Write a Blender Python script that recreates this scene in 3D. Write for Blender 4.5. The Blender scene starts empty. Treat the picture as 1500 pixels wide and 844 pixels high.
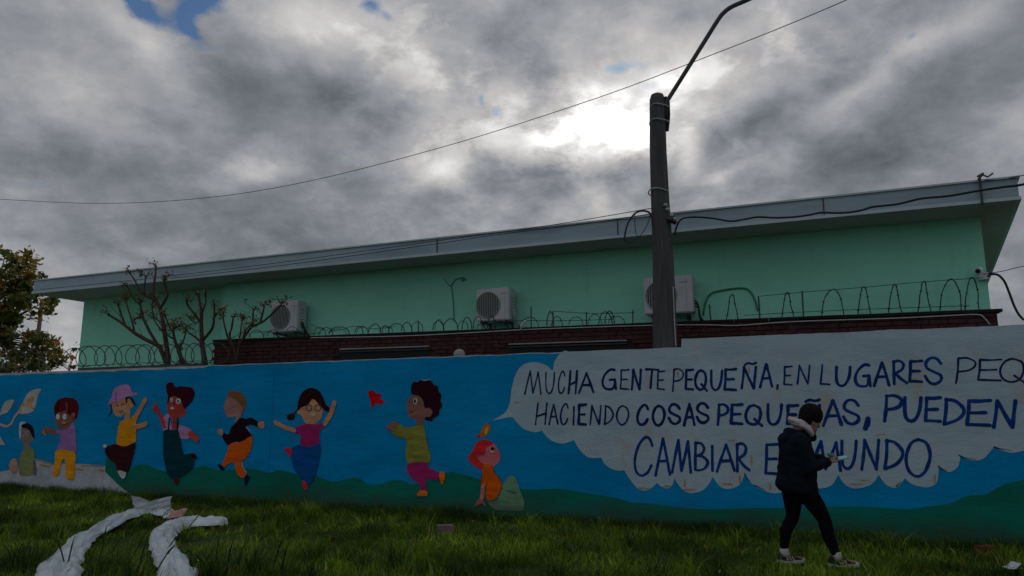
import bpy, bmesh, math, random
import numpy as np
from mathutils import Vector, Matrix, noise
from mathutils.geometry import tessellate_polygon
R = math.radians
rnd = random.Random(7)
scn = bpy.context.scene
COL = scn.collection

# ------------------------------------------------------------ camera
F = 1083.0; PITCH = math.atan(190 / F); EYE = 1.55
cam_d = bpy.data.cameras.new("camera"); cam = bpy.data.objects.new("camera", cam_d); COL.objects.link(cam)
cam_d.sensor_width = 36; cam_d.lens = 36 * F / 1500; cam_d.clip_end = 3000
cam.location = (0, 0, EYE); cam.rotation_euler = (math.pi / 2 + PITCH, 0, 0)
scn.camera = cam
scn.view_settings.view_transform = 'Standard'; scn.view_settings.look = 'None'
scn.view_settings.exposure = 0.18; scn.view_settings.gamma = 1.0

# measuring the photograph (1500 x 844): bearing of a point, and where it meets a real surface
def ray(px, py):
    v = (py - 422) / F
    return Vector(((px - 750) / F, math.cos(PITCH) + v * math.sin(PITCH), math.sin(PITCH) - v * math.cos(PITCH)))
def on_ground(px, py, z=0.0):
    r = ray(px, py); t = (z - EYE) / r.z
    return Vector((r.x * t, r.y * t, z))
def on_Y(px, py, Y):
    r = ray(px, py); t = Y / r.y
    return Vector((r.x * t, Y, EYE + r.z * t))
class Frame:
    """vertical plane; s runs along it, z up, d towards the street"""
    def __init__(self, ox, oy, ang):
        self.o = Vector((ox, oy, 0)); self.a = ang
        self.u = Vector((math.cos(ang), -math.sin(ang), 0)); self.n = Vector((-math.sin(ang), -math.cos(ang), 0))
    def at(self, s, z, d=0.0):
        p = self.o + self.u * s + self.n * d; return Vector((p.x, p.y, z))
    def hit(self, px, py, d=0.0):
        r = ray(px, py); o = self.o + self.n * d
        t = o.dot(self.n) / r.dot(self.n)
        q = r * t
        return ((q - o).dot(self.u), EYE + q.z)
    def pt(self, px, py, d=0.0):
        s, z = self.hit(px, py, d); return self.at(s, z, d)
WALL = Frame(0, 12.0, R(23.4))
BLD = Frame(0, 12.0 + 2.2 / math.cos(R(23.0)), R(22.9))

# ------------------------------------------------------------ world: broken cloud lit from behind, and the veiled sun
SUN_PX = (876, 176)
sd = ray(*SUN_PX).normalized()
SUN_EL = math.asin(sd.z); SUN_AZ = math.atan2(sd.x, sd.y)
def azel(px, py):
    r = ray(px, py).normalized(); return math.atan2(r.x, r.y), math.asin(r.z)
w = bpy.data.worlds.new("World"); scn.world = w; w.use_nodes = True
nt = w.node_tree; nt.nodes.clear()
def N(t, **k):
    n = nt.nodes.new(t)
    for a, b in k.items(): setattr(n, a, b)
    return n
L = nt.links.new
def M_(op, a, b=None, c=None, clamp=False):
    n = N('ShaderNodeMath', operation=op); n.use_clamp = clamp
    for i, x in enumerate((a, b, c)):
        if x is None: continue
        if isinstance(x, (int, float)): n.inputs[i].default_value = x
        else: L(x, n.inputs[i])
    return n.outputs[0]
tc = N('ShaderNodeTexCoord'); sep = N('ShaderNodeSeparateXYZ'); L(tc.outputs['Generated'], sep.inputs[0])
X, Y, Z = sep.outputs
az = M_('ARCTAN2', X, Y); el = M_('ARCSINE', Z)
zc = M_('ADD', M_('MAXIMUM', Z, 0.0), 0.42)
pv = N('ShaderNodeCombineXYZ'); L(M_('DIVIDE', X, zc), pv.inputs[0]); L(M_('DIVIDE', Y, zc), pv.inputs[1])
def noise_n(vec, scale, detail, rough, off=(0, 0, 0), dist=0.0, st=(1, 1, 1)):
    mp = N('ShaderNodeMapping'); L(vec, mp.inputs[0]); mp.inputs['Location'].default_value = off; mp.inputs['Scale'].default_value = st
    n = N('ShaderNodeTexNoise'); n.inputs['Scale'].default_value = scale; n.inputs['Detail'].default_value = detail
    n.inputs['Roughness'].default_value = rough; n.inputs['Distortion'].default_value = dist
    L(mp.outputs[0], n.inputs['Vector']); return n
aev = N('ShaderNodeCombineXYZ'); L(az, aev.inputs[0]); L(el, aev.inputs[1])
wn = noise_n(pv.outputs[0], 1.3, 5, 0.55, (3, 1, 0))
wv = N('ShaderNodeVectorMath', operation='MULTIPLY_ADD'); sub = N('ShaderNodeVectorMath', operation='SUBTRACT')
L(wn.outputs['Color'], sub.inputs[0]); sub.inputs[1].default_value = (.5, .5, .5)
L(sub.outputs[0], wv.inputs[0]); wv.inputs[1].default_value = (.16, .11, 0); L(aev.outputs[0], wv.inputs[2])
wn2 = noise_n(pv.outputs[0], 5.5, 6, 0.6, (7, 2, 0))
wv2 = N('ShaderNodeVectorMath', operation='MULTIPLY_ADD'); sub2 = N('ShaderNodeVectorMath', operation='SUBTRACT')
L(wn2.outputs['Color'], sub2.inputs[0]); sub2.inputs[1].default_value = (.5, .5, .5)
L(sub2.outputs[0], wv2.inputs[0]); wv2.inputs[1].default_value = (.075, .05, 0); L(wv.outputs[0], wv2.inputs[2])
def blob(px, py, rx, ry, ang, amp, power=1.0, vec=None):
    a, e = azel(px, py)
    k = 1.0 / F
    mp = N('ShaderNodeMapping', vector_type='TEXTURE'); L((vec or wv2).outputs[0], mp.inputs[0])
    mp.inputs['Location'].default_value = (a, e, 0); mp.inputs['Rotation'].default_value = (0, 0, R(ang))
    mp.inputs['Scale'].default_value = (rx * k, ry * k, 1)
    dt = N('ShaderNodeVectorMath', operation='DOT_PRODUCT'); L(mp.outputs[0], dt.inputs[0]); L(mp.outputs[0], dt.inputs[1])
    d = dt.outputs['Value']
    if power != 1.0: d = M_('POWER', d, power)
    return M_('MULTIPLY', M_('EXPONENT', M_('MULTIPLY', d, -1.0)), amp)
# masses of cloud: photo position, radii, tilt, lighter (+) or heavier (-)
CLOUDS = [(60, 25, 130, 60, 0, .08), (215, 60, 80, 26, -38, .20), (440, 45, 90, 42, -10, .24), (430, 125, 130, 42, -8, -.16), (110, 145, 90, 35, -10, .12),
          (60, 215, 150, 50, 0, -.07), (240, 215, 150, 60, 0, -.07), (372, 236, 46, 16, 3, .24), (330, 262, 40, 14, 0, .10), (600, 100, 110, 60, -35, .17),
          (735, 60, 60, 70, 30, -.12), (800, 115, 90, 32, -35, -.17), (530, 165, 60, 46, 0, -.12), (640, 180, 50, 25, 0, -.05), (655, 250, 40, 20, -20, .20), (620, 235, 80, 30, 0, .08),
          (935, 60, 70, 60, 30, .17), (1060, 70, 130, 70, 20, .17), (870, 130, 90, 30, 0, .15), (740, 140, 60, 30, 0, .10), (880, 240, 110, 22, 0, -.10), (780, 245, 70, 30, 0, -.08),
          (1010, 215, 26, 40, 0, .26), (1065, 250, 30, 12, 20, .14), (1090, 175, 80, 34, 25, -.13), (1240, 115, 90, 30, 30, -.06), (1350, 190, 150, 60, 20, -.16),
          (1330, 85, 130, 20, 28, .16), (1440, 30, 70, 20, 30, .10), (1460, 110, 60, 50, 0, -.04), (1245, 200, 80, 26, 15, .08), (1200, 255, 200, 26, 5, -.08), (1000, 290, 200, 30, 0, -.02),
          (150, 340, 260, 50, 0, -.05), (430, 330, 160, 50, 0, -.03), (70, 490, 60, 60, 0, .14), (1000, 5, 60, 25, 0, -.10)]
f1 = noise_n(pv.outputs[0], 1.9, 8, 0.52, (1.7, .4, 0), .15)
f2 = noise_n(pv.outputs[0], 6.5, 9, 0.6, (5, 4, 0), .2)
V = M_('ADD', 0.522, M_('MULTIPLY', M_('SUBTRACT', f1.outputs['Fac'], .5), .22))
V = M_('ADD', V, M_('MULTIPLY', M_('SUBTRACT', f2.outputs['Fac'], .5), .24))
f3 = noise_n(pv.outputs[0], 17, 8, 0.62, (2, 9, 0), .3)
V = M_('ADD', V, M_('MULTIPLY', M_('SUBTRACT', f3.outputs['Fac'], .5), .13))
f4 = noise_n(pv.outputs[0], 6.5, 12, .64, (11, 3, 0), .25)
br4 = M_('MULTIPLY', M_('SUBTRACT', f4.outputs['Fac'], .50), 11.0, clamp=True)          # torn, brighter edges where the layer is thin
thin_ = M_('ADD', M_('ADD', .028, blob(620, 90, 170, 75, -25, .10)), M_('ADD', blob(1040, 90, 200, 80, 20, .09), blob(800, 215, 260, 40, 0, .06)))
V = M_('ADD', V, M_('MULTIPLY', br4, thin_))
for c in CLOUDS: V = M_('ADD', V, blob(*c[:5], c[5] * (.66 if c[5] < 0 else .85)))
# light of the veiled sun through thin cloud
sunb = None
for g in [(850, 172, 52, 20, -10, .62), (905, 190, 46, 18, 5, .62), (885, 158, 30, 24, 20, .5), (815, 196, 40, 12, 10, .4), (935, 170, 22, 22, 0, .35), (960, 115, 34, 20, 30, .22), (870, 175, 120, 46, 0, .22)]:
    q_ = blob(*g); sunb = q_ if sunb is None else M_('ADD', sunb, q_)
V = M_('ADD', V, M_('MULTIPLY', sunb, M_('ADD', .66, M_('MULTIPLY', M_('SUBTRACT', f4.outputs['Fac'], .5), 3.6))))
V = M_('ADD', V, M_('MULTIPLY', blob(*SUN_PX, 330, 210, 0, 1.0), M_('MULTIPLY', M_('SUBTRACT', f2.outputs['Fac'], .5), .45)))
V = M_('ADD', V, blob(*SUN_PX, 330, 210, 0, .08))
V = M_('MAXIMUM', V, 0.3)
lin = M_('POWER', V, 2.25)
# an overcast sky is brighter overhead than low down
lin = M_('MULTIPLY', lin, M_('MAXIMUM', M_('DIVIDE', M_('ADD', 1.0, M_('MULTIPLY', Z, 2.0)), 1.9), 1.0))
ramp = N('ShaderNodeValToRGB'); L(V, ramp.inputs[0])
e = ramp.color_ramp.elements
e[0].position = .38; e[0].color = (.87, .98, 1.12, 1); e[1].position = .92; e[1].color = (1.0, .99, .97, 1)
m1 = e.new(.56); m1.color = (.955, .99, 1.065, 1); m2 = e.new(.70); m2.color = (1.02, .99, .98, 1)
cl = N('ShaderNodeVectorMath', operation='SCALE'); L(ramp.outputs[0], cl.inputs[0]); L(M_('MULTIPLY', lin, 10.0), cl.inputs['Scale'])
sky = N('ShaderNodeTexSky', sky_type='NISHITA'); sky.sun_disc = False
sky.sun_elevation = SUN_EL; sky.sun_rotation = SUN_AZ; sky.air_density = 1.3; sky.dust_density = 0.6; sky.ozone_density = 2.0
gaps = None
for g in [(217, 14, 32, 11, -38, 1.1), (300, 10, 34, 17, 10, 1.1), (275, 32, 14, 16, 0, .6), (284, 56, 15, 11, -20, 1.0), (528, 22, 24, 13, 0, .8), (556, 42, 13, 12, 0, .6), (699, 148, 8, 15, 0, .6),
          (728, 165, 13, 8, 20, .55), (893, 98, 36, 9, 5, .42), (930, 135, 28, 20, 20, .36), (1297, 36, 15, 9, 0, .35), (1313, 78, 10, 6, 0, .35), (1160, 113, 15, 5, 20, .35), (1346, 50, 8, 8, 0, .3)]:
    b = blob(*g, 0.8); gaps = b if gaps is None else M_('ADD', gaps, b)
gf = noise_n(pv.outputs[0], 9, 6, .6, (2, 8, 0))
gm = M_('MULTIPLY', M_('SUBTRACT', M_('ADD', gaps, M_('MULTIPLY', M_('SUBTRACT', gf.outputs['Fac'], .5), 2.0)), .32), 2.2, clamp=True)
gm = M_('MULTIPLY', gm, .92)
skm = N('ShaderNodeVectorMath', operation='MULTIPLY'); L(sky.outputs[0], skm.inputs[0]); skm.inputs[1].default_value = (.17, .29, .44)
mix = N('ShaderNodeMix', data_type='RGBA'); L(gm, mix.inputs['Factor']); L(cl.outputs[0], mix.inputs['A']); L(skm.outputs[0], mix.inputs['B'])
bg = N('ShaderNodeBackground'); bg.inputs['Strength'].default_value = 0.1; L(mix.outputs['Result'], bg.inputs['Color'])
wo = N('ShaderNodeOutputWorld'); L(bg.outputs[0], wo.inputs[0])

sl = bpy.data.lights.new("sun", 'SUN'); sl.energy = 0.8; sl.angle = R(14); sl.color = (1, .95, .88)
so = bpy.data.objects.new("sun", sl); COL.objects.link(so); so.location = (0, 0, 30)
so.rotation_euler = sd.to_track_quat('Z', 'Y').to_euler()

# ------------------------------------------------------------ helpers
def tag(o, label=None, cat=None, group=None, kind=None):
    if label: o['label'] = label
    if cat: o['category'] = cat
    if group: o['group'] = group
    if kind: o['kind'] = kind
    return o
def empty(name, loc, label, cat, group=None):
    o = bpy.data.objects.new(name, None); o.empty_display_size = .1; COL.objects.link(o); o.location = loc
    bpy.context.view_layer.update()
    return tag(o, label, cat, group)
def rootinv(p):
    return Matrix.Translation(-p.location) if p.type == 'EMPTY' else Matrix.Identity(4)
def link(name, me, mat, parent=None, smooth=False):
    o = bpy.data.objects.new(name, me); COL.objects.link(o)
    if mat is not None:
        for m in (mat if isinstance(mat, (list, tuple)) else [mat]): me.materials.append(m)
    if smooth: me.shade_smooth()
    if parent is not None:
        o.parent = parent; o.matrix_parent_inverse = rootinv(parent)
    return o
class MB:
    def loft(s, secs, k=20):
        b0 = len(s.v); vs = []
        for (c, rx, ry) in secs:
            for j in range(k):
                q = 2 * math.pi * j / k; vs.append(Vector(c) + Vector((rx * math.cos(q), ry * math.sin(q), 0)))
        n = len(secs); s.add(vs, [(i * k + j, i * k + (j + 1) % k, (i + 1) * k + (j + 1) % k, (i + 1) * k + j) for i in range(n - 1) for j in range(k)] + [tuple(range(k - 1, -1, -1)), tuple((n - 1) * k + j for j in range(k))])
    def __init__(s): s.v = []; s.f = []; s.m = []; s.mi = 0
    def add(s, vs, fs):
        b = len(s.v); s.v += [tuple(v) for v in vs]; s.f += [tuple(i + b for i in f) for f in fs]; s.m += [s.mi] * len(fs)
    def box(s, c, sx, sy, sz, ux=Vector((1, 0, 0)), uy=None, uz=Vector((0, 0, 1))):
        uy = uy or uz.cross(ux); c = Vector(c)
        vs = [c + ux * (a * sx / 2) + uy * (b * sy / 2) + uz * (d * sz / 2) for d in (-1, 1) for b in (-1, 1) for a in (-1, 1)]
        s.add(vs, [(0, 2, 3, 1), (4, 5, 7, 6), (0, 1, 5, 4), (2, 6, 7, 3), (0, 4, 6, 2), (1, 3, 7, 5)])
    def tube(s, pts, rad, k=6, cap=True, flat=None):
        pts = [Vector(p) for p in pts]; n = len(pts)
        if isinstance(rad, (int, float)): rad = [rad] * n
        base = len(s.v); prev = None; vs = []
        for i, p in enumerate(pts):
            t = (pts[min(i + 1, n - 1)] - pts[max(i - 1, 0)]).normalized()
            if prev is None:
                a = Vector((0, 0, 1)) if abs(t.z) < .9 else Vector((1, 0, 0)); x = t.cross(a).normalized()
            else: x = (prev - t * prev.dot(t)).normalized()
            prev = x; y = t.cross(x)
            for j in range(k):
                q = 2 * math.pi * j / k; vs.append(p + (x * math.cos(q) + y * math.sin(q)) * rad[i])
        fs = [(i * k + j, i * k + (j + 1) % k, (i + 1) * k + (j + 1) % k, (i + 1) * k + j) for i in range(n - 1) for j in range(k)]
        if cap: fs += [tuple(range(k - 1, -1, -1)), tuple((n - 1) * k + j for j in range(k))]
        s.add(vs, fs)
    def ell(s, c, r, rot=None, nu=12, nv=8):
        c = Vector(c); vs = [(0, 0, 1)]
        for i in range(1, nv):
            for j in range(nu):
                th = math.pi * i / nv; ph = 2 * math.pi * j / nu
                vs.append((math.sin(th) * math.cos(ph), math.sin(th) * math.sin(ph), math.cos(th)))
        vs.append((0, 0, -1)); out = []
        for v in vs:
            q = Vector((v[0] * r[0], v[1] * r[1], v[2] * r[2]))
            if rot: q = rot @ q
            out.append(c + q)
        fs = [(0, 1 + j, 1 + (j + 1) % nu) for j in range(nu)]
        for i in range(nv - 2):
            for j in range(nu):
                a = 1 + i * nu; fs.append((a + j, a + nu + j, a + nu + (j + 1) % nu, a + (j + 1) % nu))
        l = len(vs) - 1; a = 1 + (nv - 2) * nu
        fs += [(a + (j + 1) % nu, a + j, l) for j in range(nu)]
        s.add(out, fs)
    def mesh(s, name):
        me = bpy.data.meshes.new(name); me.from_pydata(s.v, [], s.f); me.update(); return me
    def build(s, name, mat, parent=None, smooth=False):
        me = s.mesh(name); o = link(name, me, mat, parent, smooth)
        if any(s.m): me.polygons.foreach_set('material_index', s.m)
        return o
def spline(pts, n=6, closed=False):
    """Catmull-Rom through 2-D or 3-D points"""
    P = [Vector(p) for p in pts]; out = []; m = len(P)
    segs = m if closed else m - 1
    for i in range(segs):
        if closed: a, b, c, d = P[(i - 1) % m], P[i], P[(i + 1) % m], P[(i + 2) % m]
        else: a, b, c, d = P[max(i - 1, 0)], P[i], P[i + 1], P[min(i + 2, m - 1)]
        for k in range(n):
            t = k / n
            out.append(.5 * ((2 * b) + (c - a) * t + (2 * a - 5 * b + 4 * c - d) * t * t + (3 * b - a - 3 * c + d) * t ** 3))
    if not closed: out.append(P[-1])
    return out
def arch(fr, s0, z0, s1, h, d, r=.006, k=10, lean=0.0):
    return [fr.at(s0 + (s1 - s0) * (.5 - .5 * math.cos(math.pi * i / k)) + lean * math.sin(math.pi * i / k), z0 + h * math.sin(math.pi * i / k) ** .9, d) for i in range(k + 1)]

# ------------------------------------------------------------ materials
def mat(name, col, rough=.8, vary=.12, scale=3.0, bump=.0, bscale=40.0, spec=.3, metal=0.0, stretch=(1, 1, 1), dirt=None, dirt_amt=0.0, dirt_scale=1.2, island=0.0, base_dirt=0.0, detail=6, dirt2=None, dirt2_amt=0.0, dirt2_st=(1.6, 1, .7)):
    m = bpy.data.materials.new(name); m.use_nodes = True
    t = m.node_tree; ns = t.nodes; ls = t.links.new
    b = ns['Principled BSDF']; b.inputs['Roughness'].default_value = rough; b.inputs['Specular IOR Level'].default_value = spec; b.inputs['Metallic'].default_value = metal
    g = ns.new('ShaderNodeNewGeometry')
    rot = ns.new('ShaderNodeMapping'); ls(g.outputs['Position'], rot.inputs[0]); rot.inputs['Rotation'].default_value = (0, 0, R(23.4)); rot.inputs['Scale'].default_value = (1, 1, 1)
    mp = ns.new('ShaderNodeMapping'); ls(rot.outputs[0], mp.inputs[0]); mp.inputs['Scale'].default_value = stretch
    n = ns.new('ShaderNodeTexNoise'); n.inputs['Scale'].default_value = scale; n.inputs['Detail'].default_value = detail; n.inputs['Roughness'].default_value = .62; ls(mp.outputs[0], n.inputs['Vector'])
    mr = ns.new('ShaderNodeMapRange'); mr.inputs[1].default_value = .3; mr.inputs[2].default_value = .7; mr.inputs[3].default_value = 1 - vary; mr.inputs[4].default_value = 1 + vary
    ls(n.outputs['Fac'], mr.inputs[0])
    sc = ns.new('ShaderNodeVectorMath'); sc.operation = 'SCALE'; sc.inputs[0].default_value = col[:3]; ls(mr.outputs[0], sc.inputs['Scale'])
    out = sc.outputs[0]
    if island:
        mi = ns.new('ShaderNodeMapRange'); mi.inputs[3].default_value = 1 - island; mi.inputs[4].default_value = 1 + island; ls(g.outputs['Random Per Island'], mi.inputs[0])
        s2 = ns.new('ShaderNodeVectorMath'); s2.operation = 'SCALE'; ls(out, s2.inputs[0]); ls(mi.outputs[0], s2.inputs['Scale']); out = s2.outputs[0]
    if dirt:
        n2 = ns.new('ShaderNodeTexNoise'); n2.inputs['Scale'].default_value = dirt_scale; n2.inputs['Detail'].default_value = 8; n2.inputs['Roughness'].default_value = .7; ls(mp.outputs[0], n2.inputs['Vector'])
        r2 = ns.new('ShaderNodeMapRange'); r2.inputs[1].default_value = .48; r2.inputs[2].default_value = .72; r2.inputs[3].default_value = 0; r2.inputs[4].default_value = dirt_amt; ls(n2.outputs['Fac'], r2.inputs[0])
        mx = ns.new('ShaderNodeMix'); mx.data_type = 'RGBA'; ls(r2.outputs[0], mx.inputs['Factor']); ls(out, mx.inputs['A']); mx.inputs['B'].default_value = (*dirt[:3], 1); out = mx.outputs['Result']
    if dirt2:
        m2_ = ns.new('ShaderNodeMapping'); ls(rot.outputs[0], m2_.inputs[0]); m2_.inputs['Scale'].default_value = dirt2_st; m2_.inputs['Location'].default_value = (9, 3, 2)
        n2 = ns.new('ShaderNodeTexNoise'); n2.inputs['Scale'].default_value = 2.3; n2.inputs['Detail'].default_value = 6; n2.inputs['Roughness'].default_value = .6; ls(m2_.outputs[0], n2.inputs['Vector'])
        r2 = ns.new('ShaderNodeMapRange'); r2.inputs[1].default_value = .57; r2.inputs[2].default_value = .74; r2.inputs[3].default_value = 0; r2.inputs[4].default_value = dirt2_amt; ls(n2.outputs['Fac'], r2.inputs[0])
        mx = ns.new('ShaderNodeMix'); mx.data_type = 'RGBA'; ls(r2.outputs[0], mx.inputs['Factor']); ls(out, mx.inputs['A']); mx.inputs['B'].default_value = (*dirt2[:3], 1); out = mx.outputs['Result']
    if base_dirt:   # splashed mud low on the wall, ragged
        sz = ns.new('ShaderNodeSeparateXYZ'); ls(g.outputs['Position'], sz.inputs[0])
        n3 = ns.new('ShaderNodeTexNoise'); n3.inputs['Scale'].default_value = 2.5; n3.inputs['Detail'].default_value = 7; ls(rot.outputs[0], n3.inputs['Vector'])
        ad = ns.new('ShaderNodeMath'); ad.operation = 'MULTIPLY_ADD'; ls(n3.outputs['Fac'], ad.inputs[0]); ad.inputs[1].default_value = -.5; ls(sz.outputs['Z'], ad.inputs[2])
        r3 = ns.new('ShaderNodeMapRange'); r3.inputs[1].default_value = -.15; r3.inputs[2].default_value = .12; r3.inputs[3].default_value = base_dirt; r3.inputs[4].default_value = 0; ls(ad.outputs[0], r3.inputs[0])
        mx = ns.new('ShaderNodeMix'); mx.data_type = 'RGBA'; ls(r3.outputs[0], mx.inputs['Factor']); ls(out, mx.inputs['A']); mx.inputs['B'].default_value = (.05, .06, .035, 1); out = mx.outputs['Result']
    ls(out, b.inputs['Base Color'])
    if bump:
        nb = ns.new('ShaderNodeTexNoise'); nb.inputs['Scale'].default_value = bscale; nb.inputs['Detail'].default_value = 5; ls(mp.outputs[0], nb.inputs['Vector'])
        nb2 = ns.new('ShaderNodeTexNoise'); nb2.inputs['Scale'].default_value = bscale / 9; nb2.inputs['Detail'].default_value = 3; ls(mp.outputs[0], nb2.inputs['Vector'])
        ad = ns.new('ShaderNodeMath'); ad.operation = 'MULTIPLY_ADD'; ls(nb2.outputs['Fac'], ad.inputs[0]); ad.inputs[1].default_value = 2.0; ls(nb.outputs['Fac'], ad.inputs[2])
        bp = ns.new('ShaderNodeBump'); bp.inputs['Strength'].default_value = bump; bp.inputs['Distance'].default_value = .02; ls(ad.outputs[0], bp.inputs['Height']); ls(bp.outputs[0], b.inputs['Normal'])
    return m
PAINTS = {}
def paint(col, vary=.10, dirt=None, amt=0.0, scale=5.0):
    k = (tuple(round(c, 3) for c in col), vary)
    if k not in PAINTS:
        PAINTS[k] = mat('wall_paint', col, .8, vary * 1.7, scale, .55, 45, .05, stretch=(.45, 1, 1.6), dirt=tuple(c * .72 + .004 for c in col[:3]), dirt_amt=.6, dirt_scale=4, base_dirt=.55)
    return PAINTS[k]
def srgb(r, g, b, k=1.0):
    f = lambda c: ((c / 255 + .055) / 1.055) ** 2.4 if c > 10 else c / 255 / 12.92
    return (f(r) * k, f(g) * k, f(b) * k)
M = dict(
    ground=mat('soil', (.030, .050, .012), .95, .35, 1.6, .5, 12, .1),
    plaster=mat('lime_plaster', (.50, .52, .52), .85, .16, 2.5, .6, 45, .2, dirt=(.18, .17, .15), dirt_amt=.5),
    green=mat('mint_wall_paint', (.32, .80, .62), .85, .09, .8, .25, 60, .2, dirt2=(.19, .50, .40), dirt2_amt=.28, dirt2_st=(2.2, 1, .35), dirt=(.23, .64, .48), dirt_amt=.35, dirt_scale=.5, stretch=(.5, 1, 1.3)),
    fascia=mat('fascia_sheet', (.35, .46, .54), .6, .16, 2.0, .15, 12, .3, stretch=(.3, 1, 2), dirt=(.21, .28, .33), dirt_amt=.7),
    fascia_lip=mat('fascia_lip_paint', (.48, .57, .63), .6, .08, 2.0, .1, 20, .4),
    soffit=mat('soffit_board', (.50, .44, .44), .8, .08, 1.5, .1, 20, .2),
    roof=mat('roof_membrane', (.25, .26, .27), .8, .2, 2, .3, 20, .2),
    brick=mat('fired_brick', (.072, .030, .031), .9, .4, 9, .5, 60, .15, dirt=(.03, .02, .025), dirt_amt=.8, dirt_scale=3),
    mortar=mat('dark_mortar', (.055, .03, .03), .95, .3, 8, .5, 60, .1),
    coping=mat('weathered_coping', (.022, .018, .02), .9, .35, 6, .5, 40, .15),
    pole=mat('weathered_pole', (.085, .082, .088), .85, .3, 3, .5, 30, .2, stretch=(6, 6, .6), dirt=(.15, .14, .145), dirt_amt=.4),
    pole_wood=mat('dark_timber', (.035, .03, .028), .85, .3, 3, .5, 30, .2, stretch=(8, 8, .6)),
    steel=mat('dark_galvanised_steel', (.055, .06, .065), .6, .2, 8, .1, 40, .4),
    band=mat('wire_band', (.38, .40, .42), .5, .1, 8, 0, 40, .5),
    cable=mat('black_cable', (.018, .018, .02), .6, .1, 8, 0, 40, .4),
    pale_cable=mat('pale_cable', (.42, .44, .45), .6, .15, 5, 0, 40, .3),
    greencable=mat('green_painted_cable', (.05, .27, .15), .6, .1, 8, 0, 40, .3),
    wire=mat('rusty_razor_wire', (.018, .022, .022), .6, .3, 20, 0, 40, .4),
    ac=mat('aged_white_casing', (.56, .56, .60), .5, .06, 3, .05, 30, .4, dirt=(.30, .29, .27), dirt_amt=.35, dirt_scale=4),
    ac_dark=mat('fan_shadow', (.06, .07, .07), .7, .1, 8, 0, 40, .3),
    ac_grille=mat('grille_grey', (.30, .32, .32), .6, .1, 8, 0, 40, .3),
    bark=mat('grey_brown_bark', (.070, .048, .038), .9, .35, 14, .5, 60, .15, stretch=(1, 1, .4)),
    twigleaf=mat('dry_leaf', (.26, .18, .10), .8, .3, 8, 0, 40, .2, island=.5),
    oldwood=mat('grey_post_wood', (.20, .16, .12), .9, .2, 6, .3, 40, .2, stretch=(4, 4, .5)),
    white=mat('white_plastic', (.62, .63, .64), .45, .05, 8, 0, 40, .4),
    black=mat('black_plastic', (.02, .02, .022), .4, .05, 8, 0, 40, .5),
    glass=mat('dark_window_glass', (.012, .016, .018), .5, .1, 3, 0, 40, .2),
    frame=mat('dark_metal_frame', (.05, .055, .06), .5, .1, 5, 0, 40, .4),
    lintel=mat('pale_lintel', (.30, .31, .31), .8, .15, 5, .3, 40, .2),
    sheet=None,
)
# ------------------------------------------------------------ ground (structure) and sky are real; one sheet to the horizon
g = MB(); gx = [-900, -300, -80] + [i * .5 for i in range(-60, 41)] + [60, 300, 900]; gy = [-600, -100, -20] + [i * .5 for i in range(0, 61)] + [80, 300, 1200]
def gz(x, y):
    if abs(x) > 31 or y < 0 or y > 31: return -.02
    return .035 * noise.noise(Vector((x * .35, y * .35, 0))) + .015 * noise.noise(Vector((x * 1.3, y * 1.3, 4)))
gv = [(x, y, gz(x, y)) for y in gy for x in gx]; nx = len(gx)
g.add(gv, [(j * nx + i, j * nx + i + 1, (j + 1) * nx + i + 1, (j + 1) * nx + i) for j in range(len(gy) - 1) for i in range(nx - 1)])
tag(g.build('ground', M['ground'], smooth=True), 'dark soil under the rough grass verge', kind='structure')

# ------------------------------------------------------------ the painted wall
S_LEFT, S_RIGHT = -24.0, 16.0
S_STEP = WALL.hit(998, 495)[0]
Z_LOW, Z_HIGH = 2.565, 2.70
wall = empty('painted_wall', WALL.at(0, 0), 'long plastered street wall painted with running children, hills and a white speech cloud', 'wall')
def top_z(s):
    base = Z_HIGH if s > S_STEP else Z_LOW + .012 * (s + 5) / 10
    return base + .012 * noise.noise(Vector((s * 2.1, 0, 0))) + .008 * noise.noise(Vector((s * 9, 3, 0)))
ss = sorted([S_LEFT + i * .125 for i in range(int((S_RIGHT - S_LEFT) / .125) + 1)] + [S_STEP - .004, S_STEP + .004])
b = MB(); n = len(ss)
vs = []
for s in ss:
    z = top_z(s)
    vs += [WALL.at(s, -.3, 0), WALL.at(s, z, 0), WALL.at(s, z - .004, -.2), WALL.at(s, -.3, -.2)]
fs = []
for i in range(n - 1):
    for k in range(3): fs.append((i * 4 + k, (i + 1) * 4 + k, (i + 1) * 4 + k + 1, i * 4 + k + 1))
fs += [(0, 1, 2, 3), tuple((n - 1) * 4 + k for k in (3, 2, 1, 0))]
b.add(vs, fs); b.build('wall_body', M['plaster'], wall)
LAYER = .0016
def poly_mesh(mb, pts, d, fr=WALL):
    """flat filled outline (s,z) on the wall, standing d metres proud"""
    tri = tessellate_polygon([[Vector((p[0], p[1], 0)) for p in pts]])
    mb.add([fr.at(p[0], p[1], d) for p in pts], [tuple(t) for t in tri])
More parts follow.
